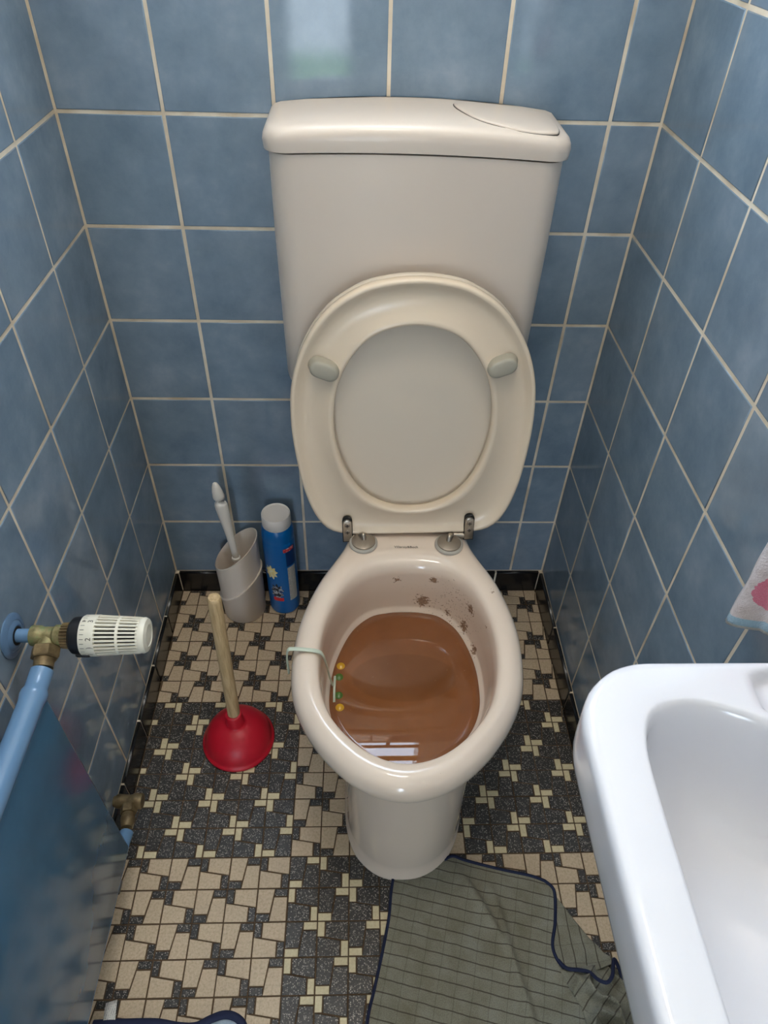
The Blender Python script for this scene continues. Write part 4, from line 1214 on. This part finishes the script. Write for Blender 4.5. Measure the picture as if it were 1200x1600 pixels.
Vc, Fcc, UVc = patch_grid(crumple, 56, 84)
UVc = [(x*0.7+y*0.7, y*0.7-x*0.7) for x, y in UVc]
cloth_obj('crumpled_corner', Vc, Fcc, UVc, M_CLOTH, cl, 0.0015)
e = catmull([(0.7115, -0.752, 0.009), (0.721, -0.764, 0.014), (0.737, -0.769, 0.024), (0.749, -0.774, 0.032), (0.757, -0.785, 0.040), (0.768, -0.790, 0.044), (0.778, -0.782, 0.044), (0.785, -0.768, 0.036), (0.792, -0.757, 0.028), (0.798, -0.766, 0.020), (0.802, -0.780, 0.014)], 6)
tube('edging', [p-cw0 for p in e], 0.0028, M_NAVY, cl, 8)

# ---------------------------------------------------------------- navy-edged cloth with a care label at the lower left
nc = thing('bath_mat', 'navy edged cloth with white care label at the bottom left of the floor', 'mat', (0.14, -0.90, 0))
nw = Vector((0.14, -0.90, 0))
nfar = edge_curve([(0.030, -0.8185), (0.07, -0.8180), (0.115, -0.8185), (0.150, -0.8235), (0.175, -0.8240), (0.195, -0.8165), (0.215, -0.8120), (0.232, -0.8150), (0.244, -0.8260), (0.25, -0.85)], 60)
def mat_pt(u, v):
    k = min(59, int(u*60)); t = u*60-k; p = nfar[k].lerp(nfar[k+1], t)
    q = Vector((0.02+0.25*u, -1.02)); r = p.lerp(q, v)
    h = 0.006 + 0.006*math.exp(-((r.x-0.217)/0.02)**2) + 0.002*noise.noise((r.x*30, r.y*30, 0))
    return Vector((r.x, r.y, h))
V = []; UV = []; Fc = []
for j in range(25):
    for i in range(61):
        p = mat_pt(i/60, j/24); V.append(p-nw); UV.append((p.x, p.y))
for j in range(24):
    for i in range(60):
        k = j*61+i; Fc.append((k, k+61, k+62, k+1))
M_MATF = noisy('pale_blue_pile', [(0.3, rgb(140, 158, 176)), (0.7, rgb(176, 190, 202))], 120, 1.0, bump=0.8, bscale=600)
cloth_obj('mat_sheet', V, Fc, UV, M_MATF, nc, 0.004)
tube('edging', [mat_pt(i/60, 0)-nw + Vector((0, 0, 0.001)) for i in range(61)], 0.0055, M_NAVY, nc, 10)
M_CARE = mat('care_label', rgb(226, 222, 214), 0.8); _n = N(M_CARE)
_v = _n.coords('Object'); _sp = _n.add('ShaderNodeSeparateXYZ'); _n.link(_v, _sp.inputs[0])
_ln = _n.math('LESS_THAN', _n.math('FRACT', _n.math('MULTIPLY', _sp.outputs['X'], 330)), 0.4)
_br = _n.math('GREATER_THAN', _n.noise(_v, 400, 2), 0.5)
_n.color(_n.mix(_n.math('MULTIPLY', _n.math('MULTIPLY', _ln, _br), 0.55), rgb(226, 222, 214), rgb(130, 128, 126)))
V = []; Fc = []
for j in range(7):
    for i in range(3):
        w = j/6; p = Vector((0.0400, -0.7925)).lerp(Vector((0.0555, -0.7885)), i/2).lerp(Vector((0.046, -0.826)).lerp(Vector((0.063, -0.824)), i/2), w)
        V.append(Vector((p.x, p.y, 0.0025+0.009*math.sin(w*1.9)))-nw)
for j in range(6):
    for i in range(2):
        k = j*3+i; Fc.append((k, k+1, k+4, k+3))
o = obj('care_label', V, Fc, M_CARE, nc); s = o.modifiers.new('thick', 'SOLIDIFY'); s.thickness = 0.0006
